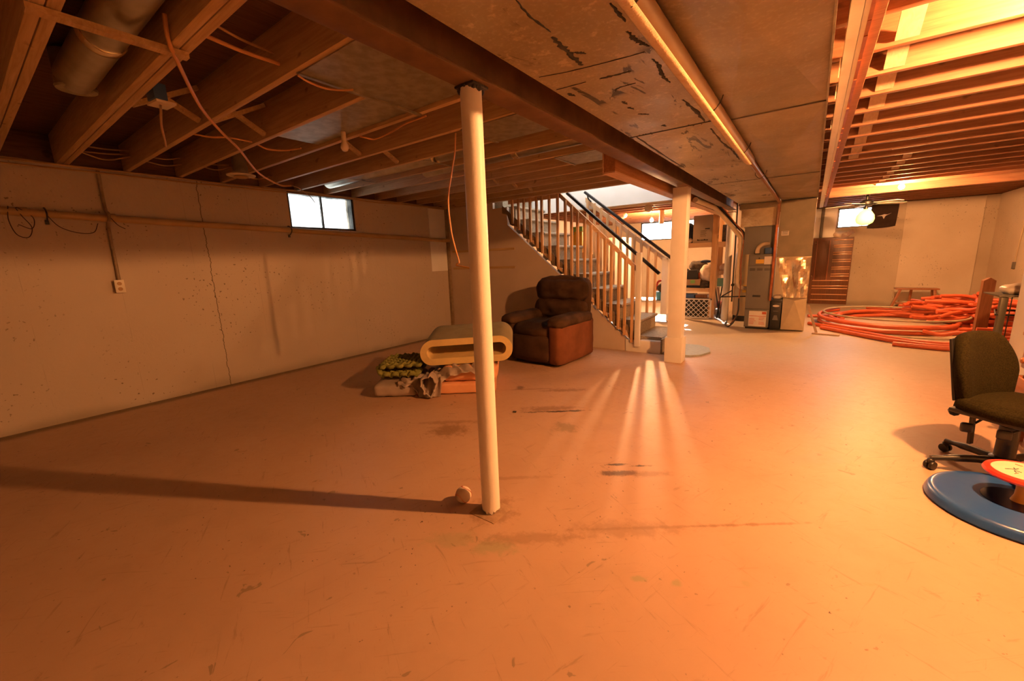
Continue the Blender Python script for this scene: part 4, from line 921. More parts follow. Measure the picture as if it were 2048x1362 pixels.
t = NB(); lathe(t, [(0.014, -0.016), (0.026, -0.013), (0.026, 0.013), (0.014, 0.016)], SC-d*0.27-q*0.05+Z*0.315, 8, 'y'); obj('knob', t, 'black', c)
def paddle(a, b_, nm='lever'):
    t = NB(); a, b_ = Vector(a), Vector(b_); tube(t, [a, a.lerp(b_, 0.6)], 0.006, 8, 0); soft(t, b_, (0.055, 0.03, 0.055), 0.012, 0, 5); obj(nm, t, 'black', c)
paddle(SC-d*0.10-q*0.10+Z*0.35, SC-d*0.13-q*0.18+Z*0.285); paddle(SC+d*0.05-q*0.10+Z*0.34, SC+d*0.03-q*0.20+Z*0.31)
t = NB(); bar(t, SC-d*0.20-q*0.02+Z*0.34, SC-d*0.19-q*0.02+Z*0.14, 0.03, 0.014, d); obj('support_strut', t, 'black', c)

# ================================================================== SPINNING TOY
TX, TY = 0.925, 2.88
c = thing('spinning_toy', 'blue round ride-on spinning toy with red-rimmed steering disc', 'toy', (TX, TY, 0))
t = NB(); lathe(t, [(0.325, 0.004), (0.33, 0.012), (0.322, 0.035), (0.312, 0.05), (0.30, 0.054), (0.285, 0.052), (0.14, 0.060), (0.132, 0.060), (0.10, 0.030), (0.0, 0.026)], (TX, TY, 0), 72); o = obj('base_disc', t, 'toy_blue', c)
t = NB(); lathe(t, [(0.130, 0.061), (0.127, 0.0605), (0.105, 0.040), (0.02, 0.034), (0.0, 0.034)], (TX, TY, 0), 48); obj('hub_well', t, 'toy_navy', o, 'dark navy recessed well')
t = NB(); lathe(t, [(0.055, 0.036), (0.05, 0.042), (0.034, 0.06), (0.024, 0.09), (0.022, 0.15), (0.027, 0.186)], (TX, TY, 0), 32); obj('column', t, 'toy_yellow', c, 'yellow flared column')
t = NB(); lathe(t, [(0.11, 0.183), (0.135, 0.188), (0.143, 0.200), (0.137, 0.212), (0.118, 0.217), (0.112, 0.212)], (TX, TY, 0), 56); obj('steering_disc', t, 'toy_red', c, 'red rimmed disc')
t = NB(); lathe(t, [(0.114, 0.208), (0.114, 0.2145), (0.0, 0.2155)], (TX, TY, 0), 48); o = obj('picture_plate', t, 'plate', c, 'cream plate with worn markings')
rg = random.Random(5)
for k in range(9):
    a = rg.uniform(0, 6.28); r_ = rg.uniform(0.02, 0.09); p = Vector((TX+r_*math.cos(a), TY+r_*math.sin(a), 0.2155)); t = NB()
    tube(t, [p, p+Vector((rg.uniform(-.02, .02), rg.uniform(-.015, .015), 0)), p+Vector((rg.uniform(-.035, .035), rg.uniform(-.02, .02), 0))], 0.0018, 6, 4); obj('worn_mark', t, 'ink' if k % 3 else 'red', o)

# ================================================================== FURNACE CORNER
FY = 7.95
c = thing('furnace', 'tall grey gas furnace with a white instruction label on its lower panel', 'furnace', (-0.68, 8.2, 0))
t = NB(); bx(t, -0.86, FY+0.01, 0.03, -0.50, FY+0.62, 1.25, 0.006); obj('cabinet', t, 'furnace', c)
t = NB(); bx(t, -0.855, FY-0.012, 0.345, -0.505, FY+0.01, 1.06, 0.01); o = obj('upper_door', t, 'furnace', c)
t = NB(); bx(t, -0.76, FY-0.016, 0.545, -0.645, FY-0.011, 0.58, 0.002); obj('handle_slot', t, 'black', o)
for k in range(3):
    t = NB(); x = -0.83+k*0.105
    for z in (0.985, 1.0, 1.015): bx(t, x, FY-0.016, z, x+0.08, FY-0.012, z+0.007)
    obj('vent_grille', t, 'black', o, sm=False)
t = NB(); bx(t, -0.85, FY-0.006, 1.07, -0.51, FY+0.01, 1.235, 0.01); o2 = obj('top_panel', t, 'furnace', c)
t = NB(); bx(t, -0.75, FY-0.010, 1.10, -0.635, FY-0.0065, 1.165); obj('yellow_label', t, 'yellow', o2, 'yellow warning sticker', sm=False)
t = NB(); bx(t, -0.632, FY-0.010, 1.085, -0.512, FY-0.0065, 1.21); obj('paper_label', t, 'paper', o2, 'pale paper label', sm=False)
t = NB(); prism(t, [(-0.72, 1.175), (-0.69, 1.175), (-0.705, 1.2)], FY-0.010, FY-0.0065, 'xz'); obj('warning_mark', t, 'ink', o2, sm=False)
t = NB(); bx(t, -0.855, FY-0.012, 0.035, -0.505, FY+0.01, 0.335, 0.008); o = obj('lower_door', t, 'furnace', c)
t = NB(); bx(t, -0.79, FY-0.016, 0.05, -0.535, FY-0.0125, 0.31); n_ = obj('instruction_label', t, 'paper', o, 'white label with red print', sm=False)
t = NB(); bx(t, -0.60, FY-0.019, 0.26, -0.54, FY-0.0165, 0.30); bx(t, -0.785, FY-0.019, 0.222, -0.54, FY-0.0165, 0.23)
rg = random.Random(2)
for r_ in range(8):
    for x0 in (-0.78, -0.64):
        if rg.random() < 0.85: bx(t, x0, FY-0.019, 0.07+r_*0.018, x0+rg.uniform(0.06, 0.095), FY-0.0165, 0.076+r_*0.018)
obj('label_print', t, 'red', o, 'red printed lines', sm=False)
t = NB(); bx(t, -0.84, FY+0.03, 0.0, -0.52, FY+0.58, 0.03); obj('base_rail', t, 'black', c, sm=False)
t = NB(); bx(t, -0.96, FY+0.12, 1.252, -0.51, FY+0.62, 1.69, 0.004); o = obj('coil_case', t, 'furnace', c)
t = NB(); bx(t, -0.97, FY+0.10, 1.685, -0.505, FY+0.13, 1.70); obj('case_rim', t, 'furnace', o)
t = NB(); tube(t, [(-0.745, FY+0.06, 1.25), (-0.745, FY+0.06, 1.32), (-0.72, FY+0.06, 1.375), (-0.66, FY+0.07, 1.41), (-0.60, FY+0.11, 1.415)], 0.032, 18, 6); obj('exhaust_elbow', t, 'pvc', c, 'cream plastic elbow')
t = NB(); cyl(t, (-0.745, FY+0.06, 1.245), 0.042, 0.02, 20); obj('rubber_collar', t, 'black', c)
t = NB(); bx(t, -0.635, FY+0.02, 1.255, -0.515, FY+0.11, 1.345, 0.004); bx(t, -0.64, FY+0.015, 1.345, -0.51, FY+0.115, 1.352); obj('control_box', t, 'blue_box', c, 'small blue box')
c = thing('supply_plenum', 'shiny sheet-metal plenum above the furnace', 'duct', (-0.77, 8.25, 1.7))
t = NB(); bx(t, -1.03, FY+0.13, 1.705, -0.515, FY+0.33, 2.0, 0.003); obj('front_sheet', t, 'foil', c, sm=False)
t = NB(); bx(t, -1.06, FY+0.1, 1.99, -0.51, FY+0.34, 2.076, 0.003); obj('upper_collar', t, 'duct_b', c, sm=False)
c = thing('return_drop', 'tall metal return duct drop with a crumpled shiny tapering section', 'duct', (-0.2, 8.2, 0))
t = NB(); bx(t, -0.468, FY, 1.19, -0.012, FY+0.45, 2.064, 0.003); obj('upper_box', t, 'duct_drop', c, sm=False)
t = NB(); bx(t, -0.475, FY-0.008, 1.345, -0.006, FY, 1.36); obj('drive_cleat', t, 'duct_drop', c, sm=False); t = NB(); bx(t, -0.475, FY-0.012, 1.18, -0.005, FY+0.002, 1.197); obj('drive_cleat', t, 'foil', c, sm=False)
t = NB(); bx(t, -0.43, FY-0.004, 1.53, -0.33, FY-0.001, 1.60); obj('notice_label', t, 'paper', c, 'small pale printed notice', sm=False)
t = NB()
for z in (1.545, 1.56, 1.575): bx(t, -0.42, FY-0.006, z, -0.345, FY-0.004, z+0.005)
bx(t, -0.42, FY-0.006, 1.588, -0.34, FY-0.004, 1.595); obj('notice_print', t, 'ink', c, sm=False)
t = NB(); n = 14; g = []
for i in range(n+1):
    row = []; z = 0.545+(1.185-0.545)*i/n; xl = -0.322+(-0.465+0.322)*i/n
    for j in range(n+1):
        x = xl+(-0.012-xl)*j/n; f = i/n; u = j/n
        dent = 0.045*max(0, 1-abs(u-(0.42+0.0*f))*(2.2+5*(1-f)))*math.sin(math.pi*min(1, f*1.0+0.08))
        dent += 0.012*math.sin(u*11+f*5)*math.sin(f*9)*(0.3 if 0.25 < u < 0.7 else 1)
        edge = min(1, 6*min(u, 1-u)); row.append(t.verts.new((x, FY+0.01+dent*edge, z)))
    g.append(row)
for i in range(n):
    for j in range(n): t.faces.new((g[i][j], g[i][j+1], g[i+1][j+1], g[i+1][j]))
bk = [t.verts.new(p) for p in ((-0.322, FY+0.45, 0.545), (-0.012, FY+0.45, 0.545), (-0.012, FY+0.45, 1.185), (-0.465, FY+0.45, 1.185))]
t.faces.new(bk); L = [g[i][0] for i in range(n+1)]; Rr = [g[i][n] for i in range(n+1)]
t.faces.new(L+[bk[3], bk[0]]); t.faces.new(Rr+[bk[2], bk[1]]); t.faces.new(g[0]+[bk[1], bk[0]]); t.faces.new(g[n]+[bk[2], bk[3]])
obj('tapered_section', t, 'foil', c, 'crumpled shiny metal section', sm=False)
t = NB(); A = (-0.325, 0.0); pts = [(-0.325, 0.02), (-0.012, 0.02), (-0.012, 0.54), (-0.325, 0.54)]
cc = t.verts.new((-0.17, FY-0.02, 0.50)); cb = t.verts.new((-0.24, FY-0.004, 0.25)); q_ = [t.verts.new((x, FY+0.005, z)) for x, z in pts]; bq = [t.verts.new((x, FY+0.6, z)) for x, z in pts]
for tri in ((q_[0], q_[1], cb), (q_[1], cc, cb), (q_[1], q_[2], cc), (q_[2], q_[3], cc), (q_[3], q_[0], cb), (q_[3], cb, cc)): t.faces.new(tri)
t.faces.new(bq)
for k in range(4): t.faces.new((q_[k], bq[k], bq[(k+1) % 4], q_[(k+1) % 4]))
obj('base_box', t, 'duct_new', c, sm=False)
c = thing('humidifier', 'narrow black appliance with an oval badge between furnace and metal duct', 'appliance', (-0.41, 8.1, 0))
t = NB(); bx(t, -0.485, FY+0.0, 0.015, -0.338, FY+0.4, 0.50, 0.01); obj('body', t, 'black', c)
t = NB(); bx(t, -0.495, FY-0.012, 0.46, -0.325, FY+0.41, 0.515, 0.008); obj('rim', t, 'black', c)
t = NB(); lathe(t, [(0.048, -0.004), (0.048, 0.0)], (0, 0, 0), 28, 'y')
for v in t.verts: v.co = Vector((v.co.x-0.412, v.co.y+FY-0.001, v.co.z*0.36+0.405))
obj('oval_badge', t, 'paper', c, 'pale oval badge')
t = NB(); bx(t, -0.445, FY-0.006, 0.315, -0.375, FY, 0.322); obj('front_line', t, 'furnace', c, sm=False)
t = NB(); prism(t, [(-0.45, 0.17), (-0.37, 0.17), (-0.39, 0.25), (-0.43, 0.25)], FY-0.006, FY, 'xz'); obj('front_relief', t, 'furnace', c, sm=False)
t = NB(); soft(t, (-0.41, FY+0.15, 0.545), (0.11, 0.2, 0.055), 0.025, 0.01, 6, 0.01, 3); o = tag(obj('plastic_bag', t, 'bag'), 'crumpled clear plastic bag lying on the black appliance', 'bag')
c = thing('water_heater', 'beige water heater tank half hidden behind the furnace', 'water heater', (-1.03, 8.85, 0))
t = NB(); lathe(t, [(0.18, 0.1), (0.20, 0.11), (0.20, 1.25), (0.18, 1.30), (0.05, 1.33)], (-0.98, 8.95, 0), 36); obj('tank', t, 'tank', c)
t = NB(); cyl(t, (-0.98, 8.95, 0), 0.19, 0.1, 30); obj('base_ring', t, 'dark_metal', c)
t = NB(); bx(t, -1.01, 8.73, 0.55, -0.93, 8.76, 0.68, 0.004); obj('warning_label', t, 'yellow', c, 'yellow label')
c = thing('flue_pipes', 'cream plastic pipe sloping down from the header and dropping beside the furnace', 'pipe', (-1.1, 8.2, 0.6))
t = NB(); tube(t, [(-1.36, 6.2, 2.02), (-1.36, 7.2, 2.02), (-1.33, 7.7, 1.98), (-1.07, 8.15, 1.60), (-1.035, 8.2, 1.52), (-1.03, 8.2, 1.3), (-1.03, 8.2, 0.90), (-1.02, 8.2, 0.74), (-0.95, 8.2, 0.68), (-0.87, 8.2, 0.67)], 0.034, 16, 7); obj('drain_run', t, 'pvc', c)
for z in (1.40, 1.15, 0.80):
    t = NB(); lathe(t, [(0.041, -0.035), (0.041, 0.035)], (-1.03, 8.2, z), 18); obj('pipe_coupling', t, 'pvc', c)
cable('refrigerant_line', 'thick black insulated line running down beside the cream pipe', [(-1.36, 7.6, 2.10), (-1.25, 7.85, 1.95), (-1.08, 8.12, 1.72), (-0.99, 8.14, 1.62), (-0.96, 8.13, 1.5)], 0.022, 'black', 'pipe')
cable('copper_line', 'thin copper line curving down between cream pipe and furnace', [(-1.3, 7.7, 2.08), (-1.12, 8.0, 1.80), (-0.98, 8.12, 1.55), (-0.99, 8.12, 1.1), (-0.97, 8.12, 0.8), (-0.98, 8.12, 0.5), (-1.0, 8.12, 0.2), (-1.1, 8.2, 0.02)], 0.008, 'copper', 'pipe')
cable('black_hose', 'black hose looping on the floor left of the furnace', [(-0.98, 8.1, 0.5), (-0.97, 8.05, 0.28), (-1.02, 8.0, 0.10), (-1.1, 8.0, 0.012), (-1.18, 8.2, 0.012), (-1.22, 8.6, 0.012)], 0.012, 'black', 'hose')
c = thing('gas_pipe', 'thin black iron gas pipe standing left of the furnace with a short branch', 'pipe', (-1.12, 8.3, 0.4))
t = NB(); tube(t, [(-1.13, 8.3, 2.2), (-1.12, 8.3, 1.5), (-1.115, 8.3, 0.42)], 0.013, 10, 3); tube(t, [(-1.30, 8.3, 0.50), (-0.9, 8.3, 0.52)], 0.011, 8, 0); tube(t, [(-1.30, 8.3, 0.50), (-1.12, 8.3, 0.62)], 0.011, 8, 0); ball(t, (-1.117, 8.3, 0.72), 0.03, 10); obj('iron_pipe', t, 'dark_metal', c)
c = thing('leaning_stick', 'pale wooden stick leaning on the metal duct with a board at its foot', 'stick', (0.07, 7.95, 0))
t = NB(); bar(t, (0.012, FY+0.02, 0.44), (0.155, FY-0.10, 0.012), 0.035, 0.02, (0, 1, 0)); obj('stick', t, 'bridging', c)
b = NB(); obx(b, (0.27, 7.80, 0.010), (1, -0.15, 0), (0.34, 0.07, 0.018)); tag(obj('loose_board', b, 'bridging'), 'short pale board lying on the floor at the foot of the leaning stick', 'board')

# ================================================================== STORAGE AREA
c = thing('storage_shelves', 'rough pine storage shelves behind the square post', 'shelf', (-1.9, 9.2, 0))
for x, y in ((-2.28, 8.95), (-1.56, 8.95), (-2.28, 9.55), (-1.56, 9.55)):
    t = NB(); bx(t, x-0.055, y-0.02, 0, x+0.055, y+0.02, 2.236, 0.003); obj('upright', t, 'pine', c)
for z0, z1 in ((1.41, 1.505), (0.535, 0.61)):
    t = NB(); bx(t, -2.33, 8.905, z0, -1.615, 8.928, z1, 0.003); obj('shelf_rail', t, 'pine_x', c)
    t = NB(); bx(t, -2.22, 8.93, z1-0.02, -1.62, 9.58, z1); obj('shelf_board', t, 'pine_x', c)
t = NB(); bx(t, -1.50, 8.95, 1.41, -1.35, 9.5, 1.505); obj('side_shelf', t, 'pine_x', c)
t = NB(); bx(t, -1.50, 9.2, 0.86, -1.35, 9.5, 0.93); obj('side_shelf', t, 'pine_x', c)
t = NB(); bx(t, -1.98, 8.97, 1.506, -1.625, 9.3, 2.03, 0.004); bxo = thing('carton', 'tall grey-brown printed carton standing upside down on the top shelf', 'box', (-1.8, 9.1, 1.506)); obj('carton_body', t, 'carton', bxo)
t = NB()
for k in range(5): z = 1.63+k*0.025; bx(t, -1.84, 8.966, z, -1.84+rg.uniform(0.09, 0.15), 8.969, z+0.006)
bx(t, -1.76, 8.966, 1.76, -1.675, 8.969, 1.78)
obj('printed_lines', t, 'ink', bxo, sm=False)
x = -1.70
t = NB()
for k in range(10):
    w_ = rg.uniform(0.012, 0.019); h_ = 0.028 if k in (0, 6) else 0.018; x0 = -1.895+k*0.0205
    bx(t, x0, 8.966, 1.545, x0+w_, 8.969, 1.545+h_)
obj('lettering', t, 'ink', bxo, 'blurred dark upside-down lettering', sm=False)
t = NB(); soft(t, (-2.09, 9.15, 1.70), (0.12, 0.3, 0.36), 0.05, 0.01, 8, 0.03, 4); tag(obj('hanging_jacket', t, 'cloth_navy'), 'navy cloth bundle stuffed left of the carton on the top shelf', 'clothes')
t = NB(); soft(t, (-2.06, 9.05, 1.55), (0.09, 0.12, 0.085), 0.035, 0.01, 6, 0.02, 8); tag(obj('cloth_bundle', t, 'cloth_white'), 'small pale bundle beside the foot of the carton', 'clothes')
# things on the lower shelf
def simple(name, label, cat, bm, m, group=None, sm=True): return tag(obj(name, bm, m, sm=sm), label, cat, group)
t = NB(); bx(t, -2.15, 8.98, 0.612, -1.80, 9.25, 0.655, 0.004); simple('flat_box', 'flat dark box at the bottom of the lower shelf stack', 'box', t, 'cloth_navy')
bb = thing('cardboard_box', 'low cardboard box with a green label on the lower shelf', 'box', (-1.97, 9.1, 0.657))
t = NB(); bx(t, -2.12, 8.985, 0.657, -1.80, 9.25, 0.78, 0.003); obj('box_body', t, 'cardboard', bb)
t = NB(); bx(t, -1.985, 8.98, 0.70, -1.90, 8.984, 0.765); obj('label_sticker', t, 'green', bb, 'green label', sm=False)
t = NB(); prism(t, [(-2.10, 0.785), (-1.85, 0.785), (-1.87, 0.965), (-2.07, 0.965)], 9.0, 9.2, 'xz'); simple('dark_bin', 'dark tapered bin on the low cardboard box', 'bin', t, 'ink', sm=False)
t = NB(); soft(t, (-1.93, 9.42, 1.03), (0.34, 0.25, 0.17), 0.07, 0.02, 10, 0.03, 11); simple('clothes_pile', 'dark speckled clothes pile behind the dark bin', 'clothes', t, 'cloth_dark')
t = NB(); soft(t, (-1.78, 9.40, 1.13), (0.2, 0.2, 0.045), 0.02, 0.01, 6, 0.01, 12); simple('folded_cloth', 'navy folded cloth on top of the dark clothes pile', 'clothes', t, 'cloth_navy')
t = NB(); bx(t, -2.15, 9.28, 0.612, -1.64, 9.55, 0.93, 0.01); simple('backing_carton', 'plain cardboard carton at the back of the lower shelf under the clothes', 'box', t, 'cardboard')
t = NB(); soft(t, (-1.70, 9.13, 0.90), (0.26, 0.24, 0.30), 0.10, 0.02, 10, 0.02, 13); simple('white_sack', 'bulging white sack on the lower shelf behind the pine upright', 'bag', t, 'cloth_white')
t = NB(); soft(t, (-1.73, 9.1, 0.68), (0.2, 0.2, 0.13), 0.03, 0.01, 6, 0.02, 14); simple('brown_bundle', 'dark brown bundle beneath the white sack', 'clothes', t, 'cloth_dark')
t = NB(); soft(t, (-1.845, 9.12, 0.85), (0.07, 0.08, 0.13), 0.03, 0.0, 6, 0.01, 15); simple('pink_toy', 'small pink and red toy between dark bin and white sack', 'toy', t, 'pipe_red')
t = NB(); bx(t, -1.49, 9.0, 0.64, -1.37, 9.12, 0.80, 0.01); simple('teal_cloth', 'faded teal folded item right of the pine upright', 'cloth', t, 'teal')
t = NB(); soft(t, (-1.42, 9.3, 1.0), (0.13, 0.25, 0.13), 0.05, 0.02, 6, 0.01, 16); simple('pale_bundle', 'pale pink bundle on the side shelf behind the round column', 'clothes', t, 'cloth_white')
t = NB(); bx(t, -1.47, 9.1, 1.507, -1.36, 9.4, 1.83, 0.01); simple('dark_case', 'dark upright case on the top side shelf behind the round column', 'case', t, 'cloth_dark')
t = NB(); bx(t, -2.18, 9.0, 0.40, -1.90, 9.3, 0.475, 0.006); simple('blue_tray', 'blue tray with red and white odds under the lower shelf', 'tray', t, 'blue_box')
t = NB(); bx(t, -1.88, 9.0, 0.40, -1.65, 9.3, 0.465, 0.006); simple('brown_tray', 'brown tray under the lower shelf', 'tray', t, 'brown_wood')
t = NB(); bx(t, -2.18, 9.0, 0, -1.62, 9.35, 0.395, 0.004); simple('low_chest', 'dark chest behind the white lattice panel', 'chest', t, 'ink')
c = thing('lattice_panel', 'white diamond lattice panel standing in front of the lower shelf', 'lattice', (-1.8, 8.89, 0))
t = NB(); bx(t, -2.14, 8.87, 0.0, -1.55, 8.895, 0.025); bx(t, -2.14, 8.87, 0.375, -1.55, 8.895, 0.40); bx(t, -1.575, 8.87, 0, -1.55, 8.895, 0.4); bx(t, -2.14, 8.87, 0, -2.115, 8.895, 0.4); obj('frame', t, 'white', c, sm=False)
t = NB()
for k in range(-6, 10):
    for sg in (1, -1):
        p0 = Vector((-2.115+k*0.095, 8.882+0.004*sg, 0.025)); p1 = p0+Vector((0.35*sg if sg > 0 else -0.35, 0, 0.35))
        lo, hi = -2.115, -1.575
        def cl(p, q):
            if p.x < lo:
                if q.x <= lo: return None
                p = p.lerp(q, (lo-p.x)/(q.x-p.x))
            if p.x > hi:
                if q.x >= hi: return None
                p = p.lerp(q, (hi-p.x)/(q.x-p.x))
            return p
        a_, b_ = cl(p0, p1), cl(p1, p0)
        if a_ is None or b_ is None or (a_-b_).length < 0.02: continue
        bar(t, a_, b_, 0.006, 0.012, (0, 0, 1) if 0 else (0, 1, 0)) if 0 else bar(t, a_, b_, 0.012, 0.004, (0, 1, 0))
obj('diamond_slats', t, 'white', c, sm=False)
for i, (x, m_, l) in enumerate(((-1.46, 'ink', 'black picture frame leaning on the storage wall, foremost'), (-1.42, 'brown_wood', 'brown picture frame leaning behind the black one'))):
    t = NB(); bar(t, (x, 9.02+0.05*i, 0.0), (x+0.02, 9.3+0.05*i, 0.62), 0.02, 0.5 if 0 else 0.02, (1, 0, 0)); bar(t, (x-0.06, 9.02+0.05*i, 0.62), (x+0.05, 9.02+0.05*i, 0.0), 0.02, 0.02, (0, 1, 0)); tag(obj('picture_frame', t, m_, sm=False), l, 'frame')
t = NB(); bx(t, -1.53, 9.25, 0.0, -1.40, 9.5, 0.16, 0.01); simple('white_crate', 'low white crate on the floor right of the lattice panel', 'crate', t, 'white')
t = NB(); soft(t, (-1.47, 9.4, 0.235), (0.13, 0.22, 0.14), 0.05, 0.01, 6, 0.01, 17); simple('red_bag', 'red bag on the low white crate', 'bag', t, 'red_plastic')
# left of the post, seen through the balusters
c = thing('toy_tub', 'light blue tub filled with dark and red things beside the boxed post', 'tub', (-2.42, 8.5, 0.3))
t = NB(); lathe(t, [(0.13, 0.40), (0.16, 0.56), (0.165, 0.56)], (-2.40, 8.55, 0), 28); obj('tub', t, 'blue', c)
t = NB(); soft(t, (-2.40, 8.55, 0.64), (0.24, 0.24, 0.18), 0.09, 0.0, 8, 0.03, 20); obj('contents', t, 'cloth_dark', c)
t = NB(); tube(t, [(-2.53, 8.5, 0.6), (-2.49, 8.46, 0.75), (-2.40, 8.45, 0.79), (-2.30, 8.5, 0.72)], 0.02, 10, 5); obj('red_handle', t, 'red_plastic', c, 'red curved handle')
t = NB(); bx(t, -3.1, 8.3, 0.36, -2.2, 8.95, 0.395, 0.004)
for x in (-3.05, -2.25):
    for y in (8.35, 8.9): bx(t, x-0.02, y-0.02, 0, x+0.02, y+0.02, 0.36)
simple('low_table', 'low white table behind the foot of the stairs', 'table', t, 'white', sm=False)
t = NB(); bx(t, -4.35, 9.8, 0, -3.75, 10.4, 1.75, 0.02); simple('white_cabinet', 'tall bright white cabinet behind the far balusters', 'cabinet', t, 'drywall')
c = thing('yellow_bin', 'yellow storage bag with green and teal top seen above the carpeted steps', 'bag', (-4.03, 8.0, 1.3))
t = NB(); bx(t, -4.16, 7.9, 1.40, -3.90, 8.15, 1.83, 0.02); obj('bag_body', t, 'yellow', c)
t = NB(); bx(t, -4.17, 7.89, 1.83, -3.89, 8.16, 1.93, 0.02); obj('bag_top', t, 'green', c, 'green top')
t = NB(); bx(t, -4.17, 7.885, 1.76, -4.09, 7.90, 1.86); obj('bag_mark', t, 'teal', c, 'teal patch')
t = NB(); bx(t, -4.3, 7.8, 1.36, -3.8, 8.3, 1.398)
for x in (-4.27, -3.83):
    for y in (7.83, 8.27): bx(t, x-0.02, y-0.02, 0, x+0.02, y+0.02, 1.36)
simple('storage_rack', 'tall narrow pine rack carrying the yellow bag', 'shelf', t, 'pine', sm=False)
for i, x in enumerate((-4.55, -4.28)):
    t = NB(); bx(t, x-0.02, 6.42, 0, x+0.02, 6.51, 2.236, 0.002); simple('wall_stud', 'bare pine wall stud behind the stairs, %s from the left' % ORD[i], 'stud', t, 'pine', 'studs behind the stairs')
for i, x in enumerate((-4.9, -2.10, -1.78)):
    t = NB(); bx(t, x-0.02, YF-0.09, 0, x+0.02, YF-0.002, 2.236, 0.002); simple('wall_stud', 'pine stud on the far storage wall, %s from the left' % ORD[i], 'stud', t, 'pine', 'studs on the far storage wall')
c = thing('storage_pipe', 'beige pipe with a trap hanging below the white stairwell panel', 'pipe', (-2.4, 6.9, 2.0))
t = NB(); tube(t, [(-4.4, 6.75, 2.16), (-3.0, 6.8, 2.13), (-1.55, 6.85, 2.10)], 0.035, 14, 4); obj('pipe_run', t, 'pvc', c)
t = NB(); lathe(t, [(0.02, 1.98), (0.055, 2.0), (0.06, 2.05), (0.04, 2.09)], (-2.2, 6.83, 0), 20); obj('trap', t, 'pvc', c)
t = NB(); cyl(t, (-2.72, 9.355, 1.96), 0.05, 0.278, 20); simple('hanging_canister', 'beige cylinder hanging from the joists beside the storage bulb', 'canister', t, 'pvc')
t = NB(); lathe(t, [(0.03, 2.12), (0.10, 2.15), (0.12, 2.2), (0.09, 2.236)], (-3.55, 9.2, 0), 24); simple('round_fixture', 'small round glass ceiling fixture in the storage area', 'light fixture', t, 'bag')

# ================================================================== FAR ROOM
c = thing('louver_door', 'dark red-brown wooden door with one solid and one louvred column, leaning on the far wall', 'door', (0.39, 12.32, 0)); c['label'] = 'red-brown louvred wooden door panel leaning on the far wall'
y0 = 12.30
t = NB(); bx(t, 0.0, y0, 0.0, 0.74, y0+0.03, 1.55, 0.006); obj('door_panel', t, 'louver', c)
t = NB(); bx(t, 0.09, y0-0.012, 0.57, 0.30, y0, 1.48, 0.006); obj('raised_panel', t, 'louver', c)
for x in (0.075, 0.315):
    t = NB(); bx(t, x-0.008, y0-0.014, 0.56, x+0.008, y0, 1.50, 0.004); obj('panel_moulding', t, 'dresser', c)
for z in (1.48, 1.36, 1.32, 1.20, 1.155, 1.03, 0.985, 0.86, 0.815, 0.70, 0.65):
    t = NB(); bx(t, 0.385, y0-0.02, z, 0.725, y0, z+0.022, 0.006); obj('louver_slat', t, 'louver_highlight_paint', c)
for z in (0.55, 0.42, 0.36, 0.22, 0.09):
    t = NB(); bx(t, 0.05, y0-0.02, z, 0.725, y0, z+0.022, 0.006); obj('louver_slat', t, 'louver_highlight_paint', c)
for x, z in ((0.045, 1.44), (0.03, 0.67)):
    t = NB(); ball(t, (x, y0-0.012, z), 0.016, 12); obj('knob', t, 'foil', c)
t = NB(); soft(t, (0.50, 12.33, 1.60), (0.26, 0.1, 0.10), 0.04, 0.01, 8, 0.03, 30); simple('plastic_bag', 'crumpled white bag on top of the louvred door', 'bag', t, 'cloth_white')
t = NB(); bar(t, (0.50, 12.28, 1.56), (0.72, 12.28, 1.68), 0.1, 0.02, (0, 1, 0)); simple('folded_sheet', 'brown folded board tilted beside the white bag', 'board', t, 'brown_wood')
c = thing('wall_flag', 'dark brown cloth with a pale bird mark pinned over the far window', 'cloth', (1.2, 12.36, 1.7))
t = NB(); n = 10; g = []
for i in range(n+1):
    row = []
    for j in range(n+1):
        u, v = j/n, i/n; sag = 0.04*math.sin(math.pi*u)*(1-v)*0.5
        row.append(t.verts.new((0.98+0.45*u-0.04*(1-v)*(1-u)-0.02*(1-v)*u, 12.36+0.02*math.sin(u*9+v*4), 1.72+0.50*v-sag+0.02*u)))
    g.append(row)
for i in range(n):
    for j in range(n): t.faces.new((g[i][j], g[i][j+1], g[i+1][j+1], g[i+1][j]))
o = obj('cloth_sheet', t, 'poster_dark', c); o.modifiers.new('thick', 'SOLIDIFY').thickness = 0.006
t = NB(); prism(t, [(1.08, 1.97), (1.17, 1.965), (1.20, 1.90), (1.225, 1.965), (1.32, 2.02), (1.25, 1.99), (1.20, 2.0), (1.16, 1.985)], 12.325, 12.335, 'xz'); obj('bird_mark', t, 'paper', c, 'pale bird-shaped mark', sm=False)
# curtain-like panels left of the far window
t = NB(); bx(t, -0.10, 12.34, 1.56, 0.09, 12.38, 2.22, 0.004); simple('sheet_metal', 'pale grey metal sheet on the far wall above the door', 'panel', t, 'drywall')
t = NB(); bx(t, 0.10, 12.33, 1.56, 0.14, 12.39, 2.22, 0.004); simple('dark_strip', 'dark vertical strip right of the pale grey metal sheet', 'strip', t, 'furnace')
t = NB(); bx(t, 0.15, 12.34, 1.56, 0.38, 12.38, 2.22, 0.004); simple('painted_board', 'white board beside the far window', 'panel', t, 'white')
